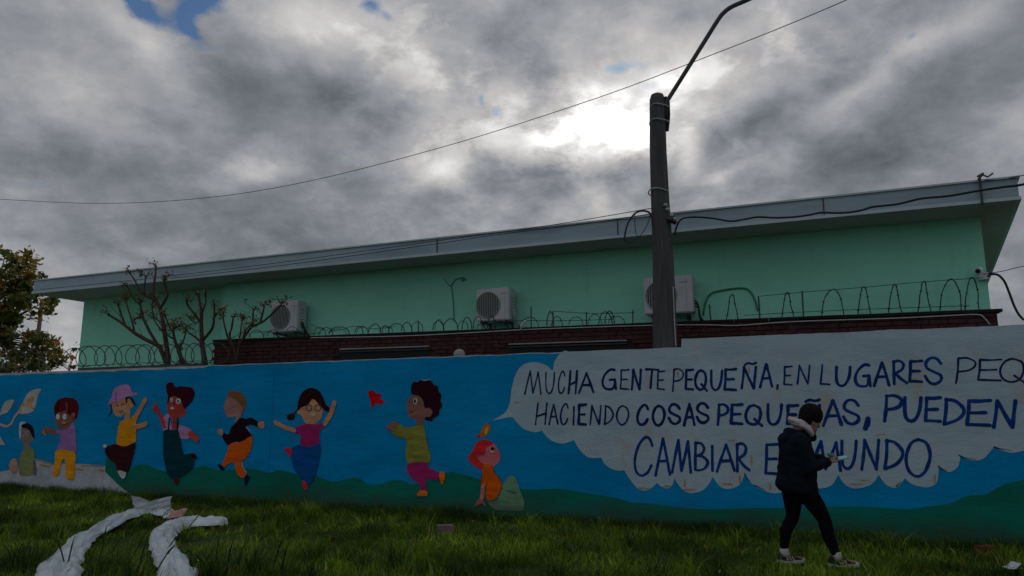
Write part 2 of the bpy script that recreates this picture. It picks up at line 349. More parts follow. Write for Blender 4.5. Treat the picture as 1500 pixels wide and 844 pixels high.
def ribbon(mb, pts, width, d, fr=WALL, taper=False, jit=.0):
    """brush stroke along (s,z) points with round ends"""
    P = [Vector((p[0], p[1])) for p in pts]; n = len(P); vs = []; fs = []
    for i, p in enumerate(P):
        t = (P[min(i + 1, n - 1)] - P[max(i - 1, 0)])
        if t.length < 1e-6: t = Vector((1, 0))
        t.normalize(); nn = Vector((-t.y, t.x)); wd = width / 2
        if jit: wd *= 1 + jit * noise.noise(Vector((p.x * 9, p.y * 9, 1)))
        if taper: wd *= max(.25, 1 - i / n)
        for q in (nn * wd, -nn * wd): vs.append(fr.at(p.x + q.x, p.y + q.y, d))
    fs = [(2 * i, 2 * i + 2, 2 * i + 3, 2 * i + 1) for i in range(n - 1)]
    mb.add(vs, fs)
    for e_, sg in ((0, -1), (n - 1, 1)):
        t = (P[min(e_ + 1, n - 1)] - P[max(e_ - 1, 0)])
        if t.length < 1e-6: continue
        t.normalize(); a0 = math.atan2(t.y, t.x) - math.pi / 2
        wd = width / 2 * (.3 if taper and e_ else 1)
        fan = [P[e_]] + [P[e_] + Vector((math.cos(a0 + math.pi * k / 6 * sg), math.sin(a0 + math.pi * k / 6 * sg))) * wd * (1 if sg > 0 else 1) for k in range(7)]
        if sg < 0: fan = [P[e_]] + [P[e_] + Vector((math.cos(a0 - math.pi * k / 6), math.sin(a0 - math.pi * k / 6))) * wd for k in range(7)]
        mb.add([fr.at(q.x, q.y, d) for q in fan], [(0, k, k + 1) for k in range(1, 7)])
def H(px, py): return WALL.hit(px, py)
C_BLUE = (.001, .27, .58); C_HILL = (.006, .175, .12); C_WHITE = (.43, .55, .64)
# blue sky paint
pts = [(S_LEFT + .01, -.1)]
pts += [(s, top_z(s) - .012 - .018 * abs(noise.noise(Vector((s * 5, 7, 0)))) - (.03 + .02 * noise.noise(Vector((s * 3, 1, 0))) if s < H(300, 540)[0] else 0)) for s in ss if s < S_STEP - .01]
pts += [(S_STEP, Z_LOW - .03)] + [(S_STEP, -.1)]
b = MB(); poly_mesh(b, pts, LAYER); poly_mesh(b, [(S_STEP, -.1), (S_STEP, Z_LOW - .03), (S_RIGHT - .01, Z_LOW - .03), (S_RIGHT - .01, -.1)], LAYER)
tag(b.build('painted_sky', mat('blue_wall_paint', C_BLUE, .85, .16, 1.1, .35, 50, .05, stretch=(.6, 1, 1.5), dirt=(.001, .20, .47), dirt_amt=.7, dirt_scale=.8, base_dirt=.4), wall), 'bright blue painted background sky')
for (px_, w_) in ((398, 0), (628, 0)):
    b = MB(); s_a = H(px_, 620)[0]; q = [(s_a + .012 * noise.noise(Vector((k * .5, px_, 0))), .62 + (Z_LOW - .70) * k / 12) for k in range(13)]
    ribbon(b, q, .022, LAYER * 1.7, jit=.9); b.build('paint_joint', mat('blue_overlap_paint', (.001, .21, .47), .85, .2, 4, .35, 50, .05), wall)
# speech cloud
CLOUD = [(721, 616.5), (734, 609), (742, 602), (747, 590), (749, 574), (753, 556), (758, 544), (767, 534), (783, 530.5), (800, 535), (809.5, 543), (812, 531), (819, 520), (827, 513.6)]
CB = [(1500, 660), (1485, 663.2), (1471, 661.2), (1456, 655.2), (1449, 663.2), (1441, 671.3), (1431, 674.7), (1416.8, 672.7), (1404.7, 666.9), (1406.3, 672.3), (1402.7, 684.4), (1391.6, 691.4), (1384, 688.4), (1375, 682.8), (1372.8, 705.2), (1363, 713), (1348.8, 713.2), (1334.4, 708.4), (1325.6, 700.4), (1316.8, 712.4), (1307, 714.3), (1296, 708.4), (1287, 695.6), (1278, 708.4), (1262, 714.8), (1246, 714.5), (1235, 706.8), (1228, 695.6), (1221.6, 706.8), (1214, 713), (1195, 715), (1178, 702), (1168, 712), (1155, 718), (1140, 722.4), (1127, 721.6), (1112.8, 716), (1099, 706.4), (1091, 694.4), (1084, 709.6), (1072.8, 715.5), (1061.6, 716), (1052, 710), (1044, 698.4), (1037.6, 710.4), (1028, 719), (1015, 722.4), (1004, 720), (996, 712.8), (988, 700.8), (984.8, 711), (978.4, 715.5), (968.8, 712.8), (962.4, 707), (954.4, 715), (943, 719), (932, 713.6), (922.4, 701.6), (914.4, 688.8), (902, 689), (888, 682), (880.8, 670.6), (862, 670), (849.5, 659), (841, 645), (822.5, 650), (805.4, 643.6), (794, 630.8), (784, 633), (768, 628.6), (756.7, 618), (750, 611.4), (734.6, 613.5)]
cusps = {(1456, 655.2), (1404.7, 666.9), (1375, 682.8), (1325.6, 700.4), (1287, 695.6), (1228, 695.6), (1178, 702), (1091, 694.4), (1044, 698.4), (988, 700.8), (962.4, 707), (914.4, 688.8), (880.8, 670.6), (841, 645), (794, 630.8), (734.6, 613.5), (1500, 660)}
def scallop(points, cusps, n=5):
    out = []; run = []
    for p in points:
        run.append(p)
        if p in cusps and len(run) > 1:
            out += [tuple(q) for q in spline(run, n)][:-1] if len(run) > 2 else run[:-1]; run = [p]
    out += [tuple(q) for q in spline(run, n)] if len(run) > 1 else run
    return out
cb_px = scallop(CB, cusps)
pts = [H(*p) for p in [tuple(q) for q in spline(CLOUD, 4)]]
s0 = pts[-1][0]
pts += [(s, top_z(s) - .006 - .006 * abs(noise.noise(Vector((s * 6, 2, 0))))) for s in ss if s > s0 + .05 and s < S_RIGHT - .5]
e1 = H(1500, 660)
pts += [(S_RIGHT - .5, .9), (e1[0] + 2.5, 1.15), (e1[0] + 1.2, 1.12)]
pts += [H(*p) for p in cb_px]
M_CLOUD = mat('white_cloud_paint', C_WHITE, .8, .10, 2.2, .3, 50, .2, stretch=(.6, 1, 1.3), dirt=(.30, .42, .50), dirt_amt=.7, dirt_scale=1.6, dirt2=(.50, .36, .22), dirt2_amt=.55)
b = MB(); poly_mesh(b, pts, LAYER * 3); tag(b.build('painted_cloud', M_CLOUD, wall), 'white scalloped speech cloud filling the right of the mural')
# ochre dabs and thin outlines where the cloud edge curls
M_DAB = mat('ochre_dab', (.46, .30, .18), .8, .25, 30, .4, 50, .2)
for (x, y, rx, ry) in [(943, 716, 7, 2.4), (1003, 708, 3, 5), (1010, 717, 10, 2.5), (1066, 709, 7, 2.5), (1084, 702, 2.5, 5), (1070, 645, 7, 1.8), (1101, 674, 2, 8), (1128, 713, 3.5, 5), (1256, 710, 10, 2.2), (1266, 704, 7, 1.5), (1369, 700, 2, 6), (993, 548, 2.5, 4), (1097, 543, 2, 6), (1290, 637, 6, 1.5), (757, 590, 4, 1.5), (977, 712, 5, 2)]:
    b = MB()
    for k in range(3):                                   # a few overlapping dry strokes
        ox, oy = rnd.uniform(-.25, .25) * rx, rnd.uniform(-.4, .4) * ry; hor = rx > ry; f = rnd.uniform(.5, 1)
        q = [H(x + ox + (t * rx * f if hor else rnd.uniform(-.4, .4)), y + oy + (rnd.uniform(-.4, .4) if hor else t * ry * f)) for t in (-1, -.5, 0, .5, 1)]
        ribbon(b, [tuple(p) for p in spline(q, 4)], .008 * min(rx, ry) * rnd.uniform(.6, 1.1), LAYER * (4 + .2 * k), jit=.9)
    b.build('paint_dab', M_DAB, wall)
b = MB()
for run in ([(1375, 683), (1380, 687.5), (1386, 689)], [(1405, 667), (1414, 671), (1430, 673)], [(1456, 655), (1468, 658), (1482, 660)], [(1091, 694), (1095, 701), (1100, 706)], [(1313, 712), (1321, 706)], [(1106, 711), (1122, 719)]):
    ribbon(b, [H(*tuple(p)) for p in spline(run, 4)], .018, LAYER * 4.5, taper=True)
tag(b.build('cloud_outline', paint((.03, .035, .05)), wall), 'dark shading strokes under the cloud lobes')
# hills
HILL = [(154, 691), (156, 672), (163, 671), (171, 680), (180, 688), (189, 690), (198, 683), (213.7, 680.7), (224, 684.6), (240, 690.6), (262, 690), (288.6, 684.6), (301.6, 682.8), (320, 688.6), (345, 688), (366.8, 686), (382.4, 689.9), (395.5, 692.5), (408.5, 688.6), (424, 691.7), (445, 697), (462, 696.4), (473.7, 701.6), (492, 705.5), (515.6, 700), (528.7, 702), (539, 709.4), (557, 709.4), (573, 703.7), (588.6, 704), (604, 709.4), (625, 705.5), (646, 696.4), (661.6, 691.7), (682.4, 696.4), (708.5, 704), (735, 711), (760.6, 716), (790, 717), (819.6, 716), (853.8, 721.8), (900, 729), (924, 736), (956, 738), (1020, 746), (1124, 744), (1260, 742), (1324, 746), (1360, 741.8), (1390.6, 737.8), (1416.8, 726.7), (1441, 724.7), (1451, 720.6), (1471, 709.6), (1500, 702.5)]
pts = [H(*tuple(p)) for p in spline(HILL, 4)]
e2 = pts[-1][0]
pts += [(e2 + 1.5, .95), (e2 + 4, .9), (S_RIGHT - .02, .7), (S_RIGHT - .02, -.08)]
s200 = H(204, 727)[0]
pts += [(s200, -.08), H(206, 731), H(190, 722), H(180, 716), H(168, 705), H(160, 697)]
b = MB(); poly_mesh(b, pts, LAYER * 2)
b.build('painted_hill', mat('hill_green_paint', C_HILL, .85, .22, 1.0, .35, 50, .05, stretch=(.5, 1, 1.4), dirt=(.006, .20, .175), dirt_amt=.8, dirt_scale=.9, base_dirt=.6), wall)
# unfinished white ground at the left
WG = [(-60, 700), (0, 691), (13, 688.5), (30, 684), (45, 675), (55, 673), (66, 678), (78, 680.7), (95, 679), (112, 679.4), (135, 681), (154, 683), (155, 690), (163, 691), (167, 700), (174, 697), (178, 706), (185, 705), (184, 714), (194, 714), (192, 721), (203, 722), (208, 730)]
pts = [H(*tuple(p)) for p in spline(WG, 4)]
pts = [(S_LEFT + .02, .55)] + pts + [(s200 + .05, -.09), (S_LEFT + .02, -.09)]
b = MB(); poly_mesh(b, pts, LAYER * 1.5)
tag(b.build('unpainted_patch', mat('white_primer', (.47, .51, .57), .85, .2, 3, .5, 50, .2, dirt=(.20, .20, .20), dirt_amt=.5), wall), 'unfinished white primer strip along the foot of the wall')
b = MB()
for run in ([(30, 684), (55, 674), (78, 681)], [(58, 681), (72, 684)], [(112, 687), (122, 689)], [(120, 682), (152, 683)], [(146, 688), (152, 690)]):
    ribbon(b, [H(*tuple(p)) for p in spline(run, 4)], .03, LAYER * 2.5, jit=.5)
b.build('paint_dab', paint((.45, .25, .06)), wall)

# ---- letters
G_ = {  # stroke skeletons in a unit box, y down
    'M': [[(0, 1), (.16, .5), (.34, 0)], [(.34, 0), (.42, .5), (.5, .95)], [(.5, .95), (.68, .5), (.84, .04)], [(.84, .04), (.92, .5), (1, 1)]],
    'U': [[(.03, 0), (.02, .5), (.1, .85), (.38, 1), (.7, .88), (.92, .5), (1, 0)]],
    'C': [[(1, .2), (.85, .03), (.6, .0), (.25, .2), (.02, .55), (.1, .88), (.4, 1), (.75, .9), (.95, .72)]],
    'H': [[(.22, 0), (.12, .5), (0, 1)], [(1, 0), (.92, .5), (.84, .98)], [(.12, .62), (.9, .48)]],
    'A': [[(0, 1), (.25, .5), (.52, 0)], [(.52, 0), (.78, .5), (1, .97)], [(.22, .62), (.8, .6)]],
    'G': [[(.9, .02), (.6, .0), (.2, .25), (.0, .6), (.12, .9), (.45, 1), (.8, .93), (.92, .52)], [(.55, .52), (.92, .50)], [(.92, .5), (1, .98)]],
    'E': [[(.08, .02), (.06, .5), (0, .97)], [(.08, .02), (.5, .03), (1, 0)], [(.05, .5), (.4, .5), (.8, .49)], [(0, .97), (.5, .98), (.98, 1)]],
    'N': [[(0, 1), (.1, .5), (.16, 0)], [(.16, 0), (.5, .5), (.85, 1)], [(.85, 1), (.93, .5), (1, 0)]],
    'T': [[(0, .02), (.5, .02), (1, .06)], [(.5, .04), (.42, .5), (.36, 1)]],
    'P': [[(.12, .0), (.08, .5), (0, 1)], [(.12, .02), (.55, .0), (.95, .15), (.92, .36), (.6, .5), (.1, .55)]],
    'Q': [[(.5, 0), (.2, .1), (0, .45), (.1, .8), (.42, .95), (.75, .85), (.92, .5), (.85, .15), (.5, 0)], [(.55, .68), (.78, .86), (1, 1)]],
    'O': [[(.5, 0), (.2, .12), (0, .5), (.12, .85), (.45, 1), (.8, .85), (1, .45), (.85, .12), (.5, 0)]],
    'L': [[(.2, 0), (.1, .5), (0, .97)], [(0, .97), (.5, .98), (1, 1)]],
    'R': [[(.08, .02), (.08, .5), (.1, 1)], [(.05, .05), (.45, .0), (.75, .15), (.65, .38), (.12, .55)], [(.2, .55), (.6, .8), (1, .95)]],
    'S': [[(.95, .22), (.7, .03), (.35, .0), (.08, .17), (.12, .38), (.5, .52), (.92, .66), (.95, .86), (.6, 1), (.25, .93), (.02, .7)]],
    'D': [[(.12, .0), (.1, .5), (0, 1)], [(.1, .02), (.55, .08), (.95, .35), (.95, .6), (.6, .85), (0, 1)]],
    'B': [[(.08, .0), (.06, .5), (.06, .98)], [(.06, .02), (.5, .05), (.72, .22), (.55, .4), (.08, .5)], [(.08, .48), (.6, .5), (1, .7), (.8, .92), (.4, 1), (.06, .98)]],
    'I': [[(.2, 0), (.4, .5), (.8, 1)]],
    ',': [[(.8, 0), (.6, .5), (0, 1)]],
    '~': [[(0, 1), (.25, .15), (.5, .4), (.75, .6), (1, 0)]],
}
NAVY = (.008, .028, .125); ROYAL = (.008, .048, .24)
def mixc(a, b, t): return tuple(a[i] * (1 - t) + b[i] * t for i in range(3))
INK = [paint(mixc(NAVY, ROYAL, t), .25) for t in (0, .5, 1)]
LINES = [
 [('M', 767.4, 542, 794, 579), ('U', 798, 544, 814, 578), ('C', 816.5, 543, 829, 578), ('H', 831.5, 542, 847, 578), ('A', 847, 545, 871, 577),
  ('G', 881, 540, 904, 572), ('E', 907.5, 540, 923, 572), ('N', 924, 540, 940.5, 572), ('T', 945, 539, 966, 570), ('E', 961.6, 542, 975, 572),
  ('P', 984, 539, 1003, 575), ('E', 1003, 540, 1017, 572), ('Q', 1017, 541, 1037, 574), ('U', 1040, 541.5, 1059.5, 573), ('E', 1060, 539, 1080, 573), ('N', 1085, 536, 1109, 570.5), ('~', 1090, 530, 1109, 536), ('A', 1112, 532, 1132.5, 569), (',', 1137, 563, 1141, 571),
  ('E', 1147, 535, 1161.5, 565.5), ('N', 1166.5, 534, 1187.7, 564), ('L', 1200.4, 533, 1217, 564.7), ('U', 1223, 536, 1247, 567), ('G', 1251, 533, 1276.7, 567.7), ('A', 1279, 529.5, 1304, 567), ('R', 1306, 527, 1330, 564), ('E', 1330.7, 527, 1352, 561), ('S', 1353, 523, 1381, 564),
  ('P', 1398.7, 523, 1431, 562.7), ('E', 1431, 525, 1468, 559), ('Q', 1463, 524, 1504, 563)],
 [('H', 783, 589, 803, 623.5), ('A', 803, 591, 819, 623.5), ('C', 819.7, 590, 833.7, 623.5), ('I', 839.5, 594.5, 841.5, 624), ('E', 846, 591, 860, 623.5), ('N', 863, 593, 882, 623.5), ('D', 884, 593, 900, 623), ('O', 902, 593, 922.5, 624),
  ('C', 932, 592, 951, 624), ('O', 955, 593, 975, 625), ('S', 978, 591, 998, 622.5), ('A', 1000.5, 590.5, 1019, 625), ('S', 1019, 589.6, 1039.5, 621),
  ('P', 1050, 591, 1068.6, 623.6), ('E', 1069.4, 591, 1089, 622.5), ('Q', 1091, 592, 1117.5, 625), ('U', 1123, 591, 1146.6, 623.6), ('E', 1151.5, 592, 1170.6, 623), ('N', 1177, 592, 1202, 624), ('~', 1179, 584, 1202, 590), ('A', 1204.6, 585, 1234.4, 625), ('S', 1233.6, 584.6, 1260, 622.7), (',', 1266, 612, 1274, 629),
  ('P', 1294, 578, 1323, 618.6), ('U', 1323, 581, 1350.6, 618.6), ('E', 1354, 581, 1379, 619), ('D', 1381, 583, 1413.6, 623), ('E', 1415, 585, 1452, 624.7), ('N', 1454, 585.4, 1489, 627.7)],
 [('C', 928, 639.5, 957, 699), ('A', 959, 641, 983, 698), ('M', 983, 643, 1013.6, 693.6), ('B', 1016, 646.4, 1038.4, 690.4), ('I', 1041.6, 652, 1045.6, 691), ('A', 1048.8, 649.6, 1077.6, 692), ('R', 1076.8, 648, 1099, 692),
  ('E', 1120, 648.8, 1143, 696), ('L', 1150, 648, 1172, 694), ('M', 1186, 645, 1233, 691), ('U', 1231, 644.4, 1256, 688.4), ('N', 1261, 643, 1288.8, 689), ('D', 1294.4, 643, 1324, 688.4), ('O', 1325.6, 642, 1364, 699.6)]]
thin = {(0, i) for i in (0, 1, 2, 9, 10, 19, 20, 21, 28, 29, 30, 6)} | {(1, i) for i in (0, 1, 2, 3, 5, 6, 7)}
for li, line in enumerate(LINES):
    for i, (ch, x0, y0, x1, y1) in enumerate(line):
        wd = (.030, .034, .040)[li]
        if (li, i) in thin: wd *= .82
        elif li < 2: wd *= 1.22
        if x0 > 1290 and li == 1: wd *= 1.05
        if ch in ',~': wd *= 1.0
        if ch == ',' and li == 1: wd *= 1.6
        b = MB(); ins = 1.6
        sb = math.radians(0)
        for k, st in enumerate(G_[ch]):
            q = []
            for (a, c) in st:
                jx = .02 * noise.noise(Vector((x0 * .7 + a * 3, c * 3, li))); jy = .015 * noise.noise(Vector((x0 * .3 + a * 3, c * 3, li + 5)))
                q.append((x0 + ins + (a + jx) * (x1 - x0 - 2 * ins), y0 + ins + (c + jy) * (y1 - y0 - 2 * ins)))
            q = [tuple(p) for p in spline(q, 5)] if len(q) > 2 else q
            ribbon(b, [H(*p) for p in q], wd, LAYER * (4.6 + .35 * k), jit=.35)
        ink = INK[0] if x0 < 1040 and li < 2 else (INK[1] if li < 2 and x0 < 1180 else (INK[2] if li != 0 or x0 > 1340 and x0 < 1385 else INK[0 if x0 > 1395 else 1]))
        b.build('letter', ink, wall)

# ---- painted children: outlines measured in crops of the photograph (origin x, y, scale)
def fig(name, label, crop, shapes):
    ox, oy, sc = crop
    tr = lambda p: H(ox + p[0] / sc, oy + p[1] / sc)
    root = None; z = LAYER * 4
    mpp = 1.0
    for k, sh in enumerate(shapes):
        kind, nm, col, pts_ = sh[:4]; b = MB(); d = LAYER * (4 + .9 * k)
        if kind == 'p':
            q_ = [tuple(p) for p in spline(pts_, 8 if 'hair' in nm else 4, closed=True)]
            am = 3.2 if nm == 'painted_hair' else 1.9
            q_ = [(p[0] + am * noise.noise(Vector((p[0] * .16, p[1] * .16, 1))), p[1] + am * noise.noise(Vector((p[0] * .16, p[1] * .16, 9)))) for p in q_]
            poly_mesh(b, [tr(p) for p in q_], d)
        elif kind == 'h':
            poly_mesh(b, [tr(p) for p in pts_], d)
        elif kind == 's':
            a = tr(pts_[0]); a2 = tr((pts_[0][0] + sh[4], pts_[0][1])); wd = abs(a2[0] - a[0])
            ribbon(b, [tr(tuple(p)) for p in (spline(pts_, 4) if len(pts_) > 2 else pts_)], wd, d)
        elif kind == 'e':
            for (cx, cy, rx, ry) in pts_:
                poly_mesh(b, [tr((cx + rx * math.cos(q * math.pi / 8), cy + ry * math.sin(q * math.pi / 8))) for q in range(16)], d)
        elif kind == 'r':
            for (cx, cy, rx, ry) in pts_:
                ribbon(b, [tr((cx + rx * math.cos(q * math.pi / 8), cy + ry * math.sin(q * math.pi / 8))) for q in range(17)], sh[4] * .012, d)
        m = paint(col, .14)
        if root is None: root = tag(b.build(name, m, wall), label)
        else: b.build(nm, m, root)
A_ = (0, 560, 4.96); B_ = (140, 550, 4.963); Cc = (310, 560, 4.963); D_ = (530, 545, 4.443); E_ = (670, 610, 5.625)
LILAC = srgb(165, 120, 185); SK1 = srgb(205, 150, 115); WHT = (.5, .56, .6); BROWNS = srgb(140, 95, 78)
OCH = srgb(235, 160, 60); MAROON = srgb(100, 30, 40)
fig('painted_kite', 'white painted kite leaves with a curling tail', A_, [
    ('p', 'x', srgb(195, 190, 185), [(135, 220), (165, 160), (190, 100), (230, 62), (300, 48), (277, 100), (262, 165), (240, 212), (190, 230)]),
    ('p', 'kite_leaf', srgb(190, 185, 182), [(2, 238), (20, 180), (45, 140), (102, 128), (90, 172), (60, 215), (20, 235)]),
    ('s', 'kite_tail', srgb(205, 180, 160), [(140, 215), (110, 250), (85, 300), (50, 320), (0, 305), (-40, 290)], 12),
    ('h', 'kite_leaf', srgb(180, 185, 195), [(-60, 360), (0, 385), (42, 457), (-60, 455)]),
    ('s', 'kite_mark', OCH, [(160, 215), (150, 190), (175, 160), (200, 175), (215, 130), (240, 110), (225, 170), (240, 190)], 9)])
fig('painted_child', 'half finished painted child with black hair in an olive shirt, kneeling at the far left', A_, [
    ('p', 'x', srgb(140, 120, 118), [(150, 350), (168, 325), (200, 315), (230, 345), (245, 390), (240, 430), (217, 448), (218, 492), (176, 492), (172, 440), (150, 405)]),
    ('p', 'sketch_mark', srgb(200, 205, 210), [(145, 297), (190, 293), (180, 325), (160, 335), (152, 400), (143, 400)]),
    ('p', 'painted_hair', (.012, .012, .025), [(160, 310), (200, 298), (235, 318), (250, 360), (252, 405), (240, 398), (222, 360), (195, 335), (165, 332)]),
    ('p', 'painted_shirt', srgb(135, 145, 95), [(175, 490), (240, 480), (256, 560), (250, 640), (232, 675), (150, 675), (140, 620), (150, 540)]),
    ('p', 'painted_knee', srgb(200, 155, 125), [(70, 605), (90, 560), (122, 560), (135, 620), (120, 658), (90, 660)]),
    ('p', 'painted_arm', srgb(125, 105, 125), [(245, 570), (262, 580), (268, 665), (248, 672)]),
    ('r', 'painted_eye', srgb(200, 195, 195), [(175, 370, 14, 20), (205, 372, 10, 18)], 1)])
fig('painted_child', 'painted child with dark red hair, lilac shirt and yellow trousers', A_, [
    ('p', 'x', BROWNS, [(405, 240), (430, 215), (500, 210), (535, 230), (550, 258), (530, 295), (500, 335), (460, 348), (425, 335), (405, 300)]),
    ('p', 'painted_hair', srgb(95, 22, 32), [(395, 175), (420, 135), (460, 113), (520, 113), (560, 138), (574, 190), (562, 255), (550, 262), (530, 235), (505, 240), (478, 205), (450, 215), (425, 222), (405, 250), (396, 220)]),
    ('e', 'painted_eye', srgb(215, 215, 220), [(423, 250, 14, 22), (472, 250, 15, 21)]),
    ('p', 'painted_shirt', LILAC, [(402, 345), (440, 352), (500, 335), (528, 292), (550, 330), (555, 420), (548, 512), (425, 497), (437, 430), (440, 380), (402, 377)]),
    ('s', 'painted_arm', srgb(150, 95, 80), [(402, 362), (365, 352), (335, 345), (322, 362)], 26),
    ('p', 'painted_trousers', srgb(240, 160, 25), [(420, 492), (547, 512), (547, 600), (540, 700), (510, 708), (482, 690), (478, 600), (474, 558), (462, 560), (440, 620), (430, 672), (400, 682), (385, 662), (402, 580)]),
    ('s', 'painted_hair_streak', srgb(140, 70, 62), [(486, 150), (490, 180), (488, 215)], 12), ('s', 'painted_hair_streak', srgb(60, 12, 20), [(430, 130), (426, 165), (418, 205)], 8),
    ('s', 'painted_hand', srgb(215, 130, 70), [(328, 345), (322, 362), (336, 380)], 9), ('p', 'painted_ear', srgb(150, 95, 75), [(522, 232), (548, 222), (550, 255), (530, 268)]),
    ('e', 'painted_mouth', srgb(190, 150, 140), [(470, 295, 16, 9)])])
fig('painted_child', 'painted child in a lilac cap, yellow shirt and brown trousers waving to the right', B_, [
    ('p', 'x', SK1, [(122, 205), (160, 188), (225, 160), (270, 190), (277, 225), (252, 250), (250, 325), (215, 325), (213, 272), (190, 300), (150, 292), (130, 262)]),
    ('p', 'painted_cap', srgb(195, 140, 195), [(90, 215), (118, 165), (133, 110), (170, 80), (215, 66), (252, 80), (268, 122), (312, 130), (292, 146), (240, 152), (215, 166), (160, 192), (125, 200)]),
    ('p', 'painted_hair', (.02, .015, .03), [(220, 160), (245, 155), (270, 165), (285, 195), (297, 225), (275, 205), (255, 175), (237, 168), (232, 198), (222, 190)]),
    ('s', 'painted_hair', (.02, .015, .03), [(113, 215), (120, 258), (98, 294)], 6),
    ('s', 'painted_eye', srgb(70, 45, 45), [(150, 222), (160, 214), (170, 222)], 4), ('s', 'painted_eye', srgb(70, 45, 45), [(190, 216), (200, 208), (210, 216)], 4), ('s', 'painted_mouth', srgb(120, 60, 60), [(172, 262), (186, 266), (200, 256)], 4),
    ('s', 'painted_fold', srgb(160, 105, 160), [(155, 120), (150, 160), (152, 190)], 6),
    ('p', 'painted_shirt', srgb(230, 155, 25), [(188, 338), (215, 322), (250, 322), (272, 300), (300, 272), (312, 300), (300, 345), (300, 400), (297, 480), (262, 508), (210, 516), (158, 496), (165, 430), (173, 370)]),
    ('s', 'painted_arm', SK1, [(302, 290), (332, 240), (350, 205), (366, 182)], 28),
    ('s', 'painted_arm', SK1, [(288, 375), (330, 368), (372, 352)], 26),
    ('e', 'painted_hand', SK1, [(360, 190, 17, 16), (368, 353, 16, 17)]),
    ('p', 'painted_trousers', srgb(62, 26, 32), [(158, 500), (215, 518), (292, 490), (287, 550), (270, 610), (238, 700), (165, 692), (152, 642), (110, 612), (80, 572), (78, 530), (112, 508)]),
    ('p', 'painted_sock', srgb(200, 205, 200), [(168, 692), (228, 705), (215, 748), (188, 738)]),
    ('e', 'painted_sock', srgb(200, 205, 200), [(76, 513, 13, 13)])])
fig('painted_child', 'painted child with dark bunches, red skin and a dark teal pinafore', B_, [
    ('p', 'x', srgb(178, 68, 62), [(528, 200), (545, 155), (580, 142), (620, 170), (640, 235), (662, 262), (640, 300), (604, 312), (602, 392), (565, 390), (560, 305), (540, 290), (524, 255)]),
    ('p', 'painted_hair', srgb(62, 16, 34), [(520, 62), (560, 52), (582, 84), (620, 80), (700, 90), (722, 130), (710, 180), (665, 230), (645, 240), (625, 190), (580, 150), (548, 160), (530, 205), (522, 205), (528, 150), (517, 110)]),
    ('e', 'painted_eye', srgb(205, 205, 205), [(555, 178, 12, 17), (604, 186, 19, 21)]), ('e', 'painted_pupil', srgb(90, 100, 110), [(556, 180, 5, 8), (603, 188, 8, 10)]),
    ('s', 'painted_nose', srgb(110, 35, 40), [(576, 188), (570, 208), (580, 214)], 4), ('s', 'painted_fold', srgb(4, 40, 50), [(560, 470), (566, 560), (562, 640)], 4),
    ('e', 'painted_mouth', srgb(210, 190, 190), [(561, 238, 15, 10)]),
    ('p', 'painted_blouse', srgb(190, 140, 185), [(492, 325), (520, 283), (548, 300), (562, 390), (604, 392), (612, 362), (650, 370), (702, 400), (684, 458), (622, 456), (600, 400), (500, 402)]),
    ('s', 'painted_arm', srgb(190, 70, 65), [(505, 372), (480, 300), (455, 248), (440, 218)], 24),
    ('p', 'painted_hand', srgb(190, 70, 65), [(415, 250), (435, 230), (445, 195), (455, 225), (470, 240), (450, 262), (425, 265)]),
    ('s', 'painted_arm', srgb(200, 80, 72), [(695, 425), (742, 463)], 34),
    ('p', 'painted_dress', srgb(8, 62, 72), [(503, 402), (560, 396), (602, 402), (622, 470), (645, 570), (690, 568), (722, 600), (716, 660), (675, 705), (612, 742), (560, 747), (525, 702), (500, 590), (498, 480)]),
    ('s', 'painted_strap', srgb(8, 50, 65), [(544, 312), (535, 402)], 10), ('s', 'painted_strap', srgb(8, 50, 65), [(602, 315), (601, 405)], 10),
    ('p', 'painted_shoe', srgb(60, 22, 28), [(698, 570), (730, 568), (744, 608), (715, 597)]),
    ('p', 'painted_shoe', srgb(95, 32, 34), [(580, 755), (612, 748), (610, 780), (590, 792), (576, 782)])])
fig('painted_child', 'painted child with fair hair, dark jacket and orange trousers running to the left', Cc, [
    ('p', 'x', srgb(165, 125, 112), [(95, 185), (86, 176), (96, 165), (105, 130), (125, 98), (160, 105), (210, 145), (222, 190), (210, 245), (192, 292), (174, 285), (174, 247), (132, 257), (103, 235)]),
    ('p', 'painted_hair', srgb(140, 95, 70), [(112, 92), (130, 68), (165, 62), (212, 74), (246, 110), (252, 165), (238, 210), (215, 245), (222, 190), (200, 150), (158, 118), (125, 104)]),
    ('s', 'painted_halo', srgb(150, 175, 195), [(250, 322), (272, 345), (292, 388)], 6), ('s', 'painted_halo', srgb(160, 180, 195), [(130, 466), (152, 442)], 8), ('s', 'painted_halo', srgb(170, 185, 195), [(224, 580), (232, 620), (256, 655)], 7),
    ('p', 'painted_jacket', srgb(42, 14, 34), [(182, 292), (212, 258), (250, 266), (290, 258), (344, 290), (342, 324), (290, 308), (250, 325), (275, 360), (294, 392), (220, 437), (180, 428), (125, 457), (84, 405), (84, 365), (110, 377), (130, 375), (145, 330)]),
    ('p', 'painted_hand', srgb(200, 145, 120), [(50, 352), (75, 340), (90, 362), (80, 386), (55, 375)]),
    ('p', 'painted_hand', srgb(200, 145, 120), [(344, 292), (380, 288), (388, 310), (382, 336), (344, 324)]),
    ('p', 'painted_trousers', srgb(225, 98, 22), [(152, 440), (220, 434), (292, 392), (300, 430), (286, 500), (250, 555), (220, 572), (228, 620), (257, 662), (250, 692), (205, 682), (180, 640), (170, 590), (132, 590), (90, 622), (83, 600), (108, 530), (130, 470)]),
    ('p', 'painted_shoe', (.008, .014, .05), [(48, 594), (75, 602), (98, 622), (86, 642), (65, 630)]),
    ('p', 'painted_shoe', (.008, .014, .07), [(243, 692), (262, 673), (282, 690), (270, 722), (250, 750)])])
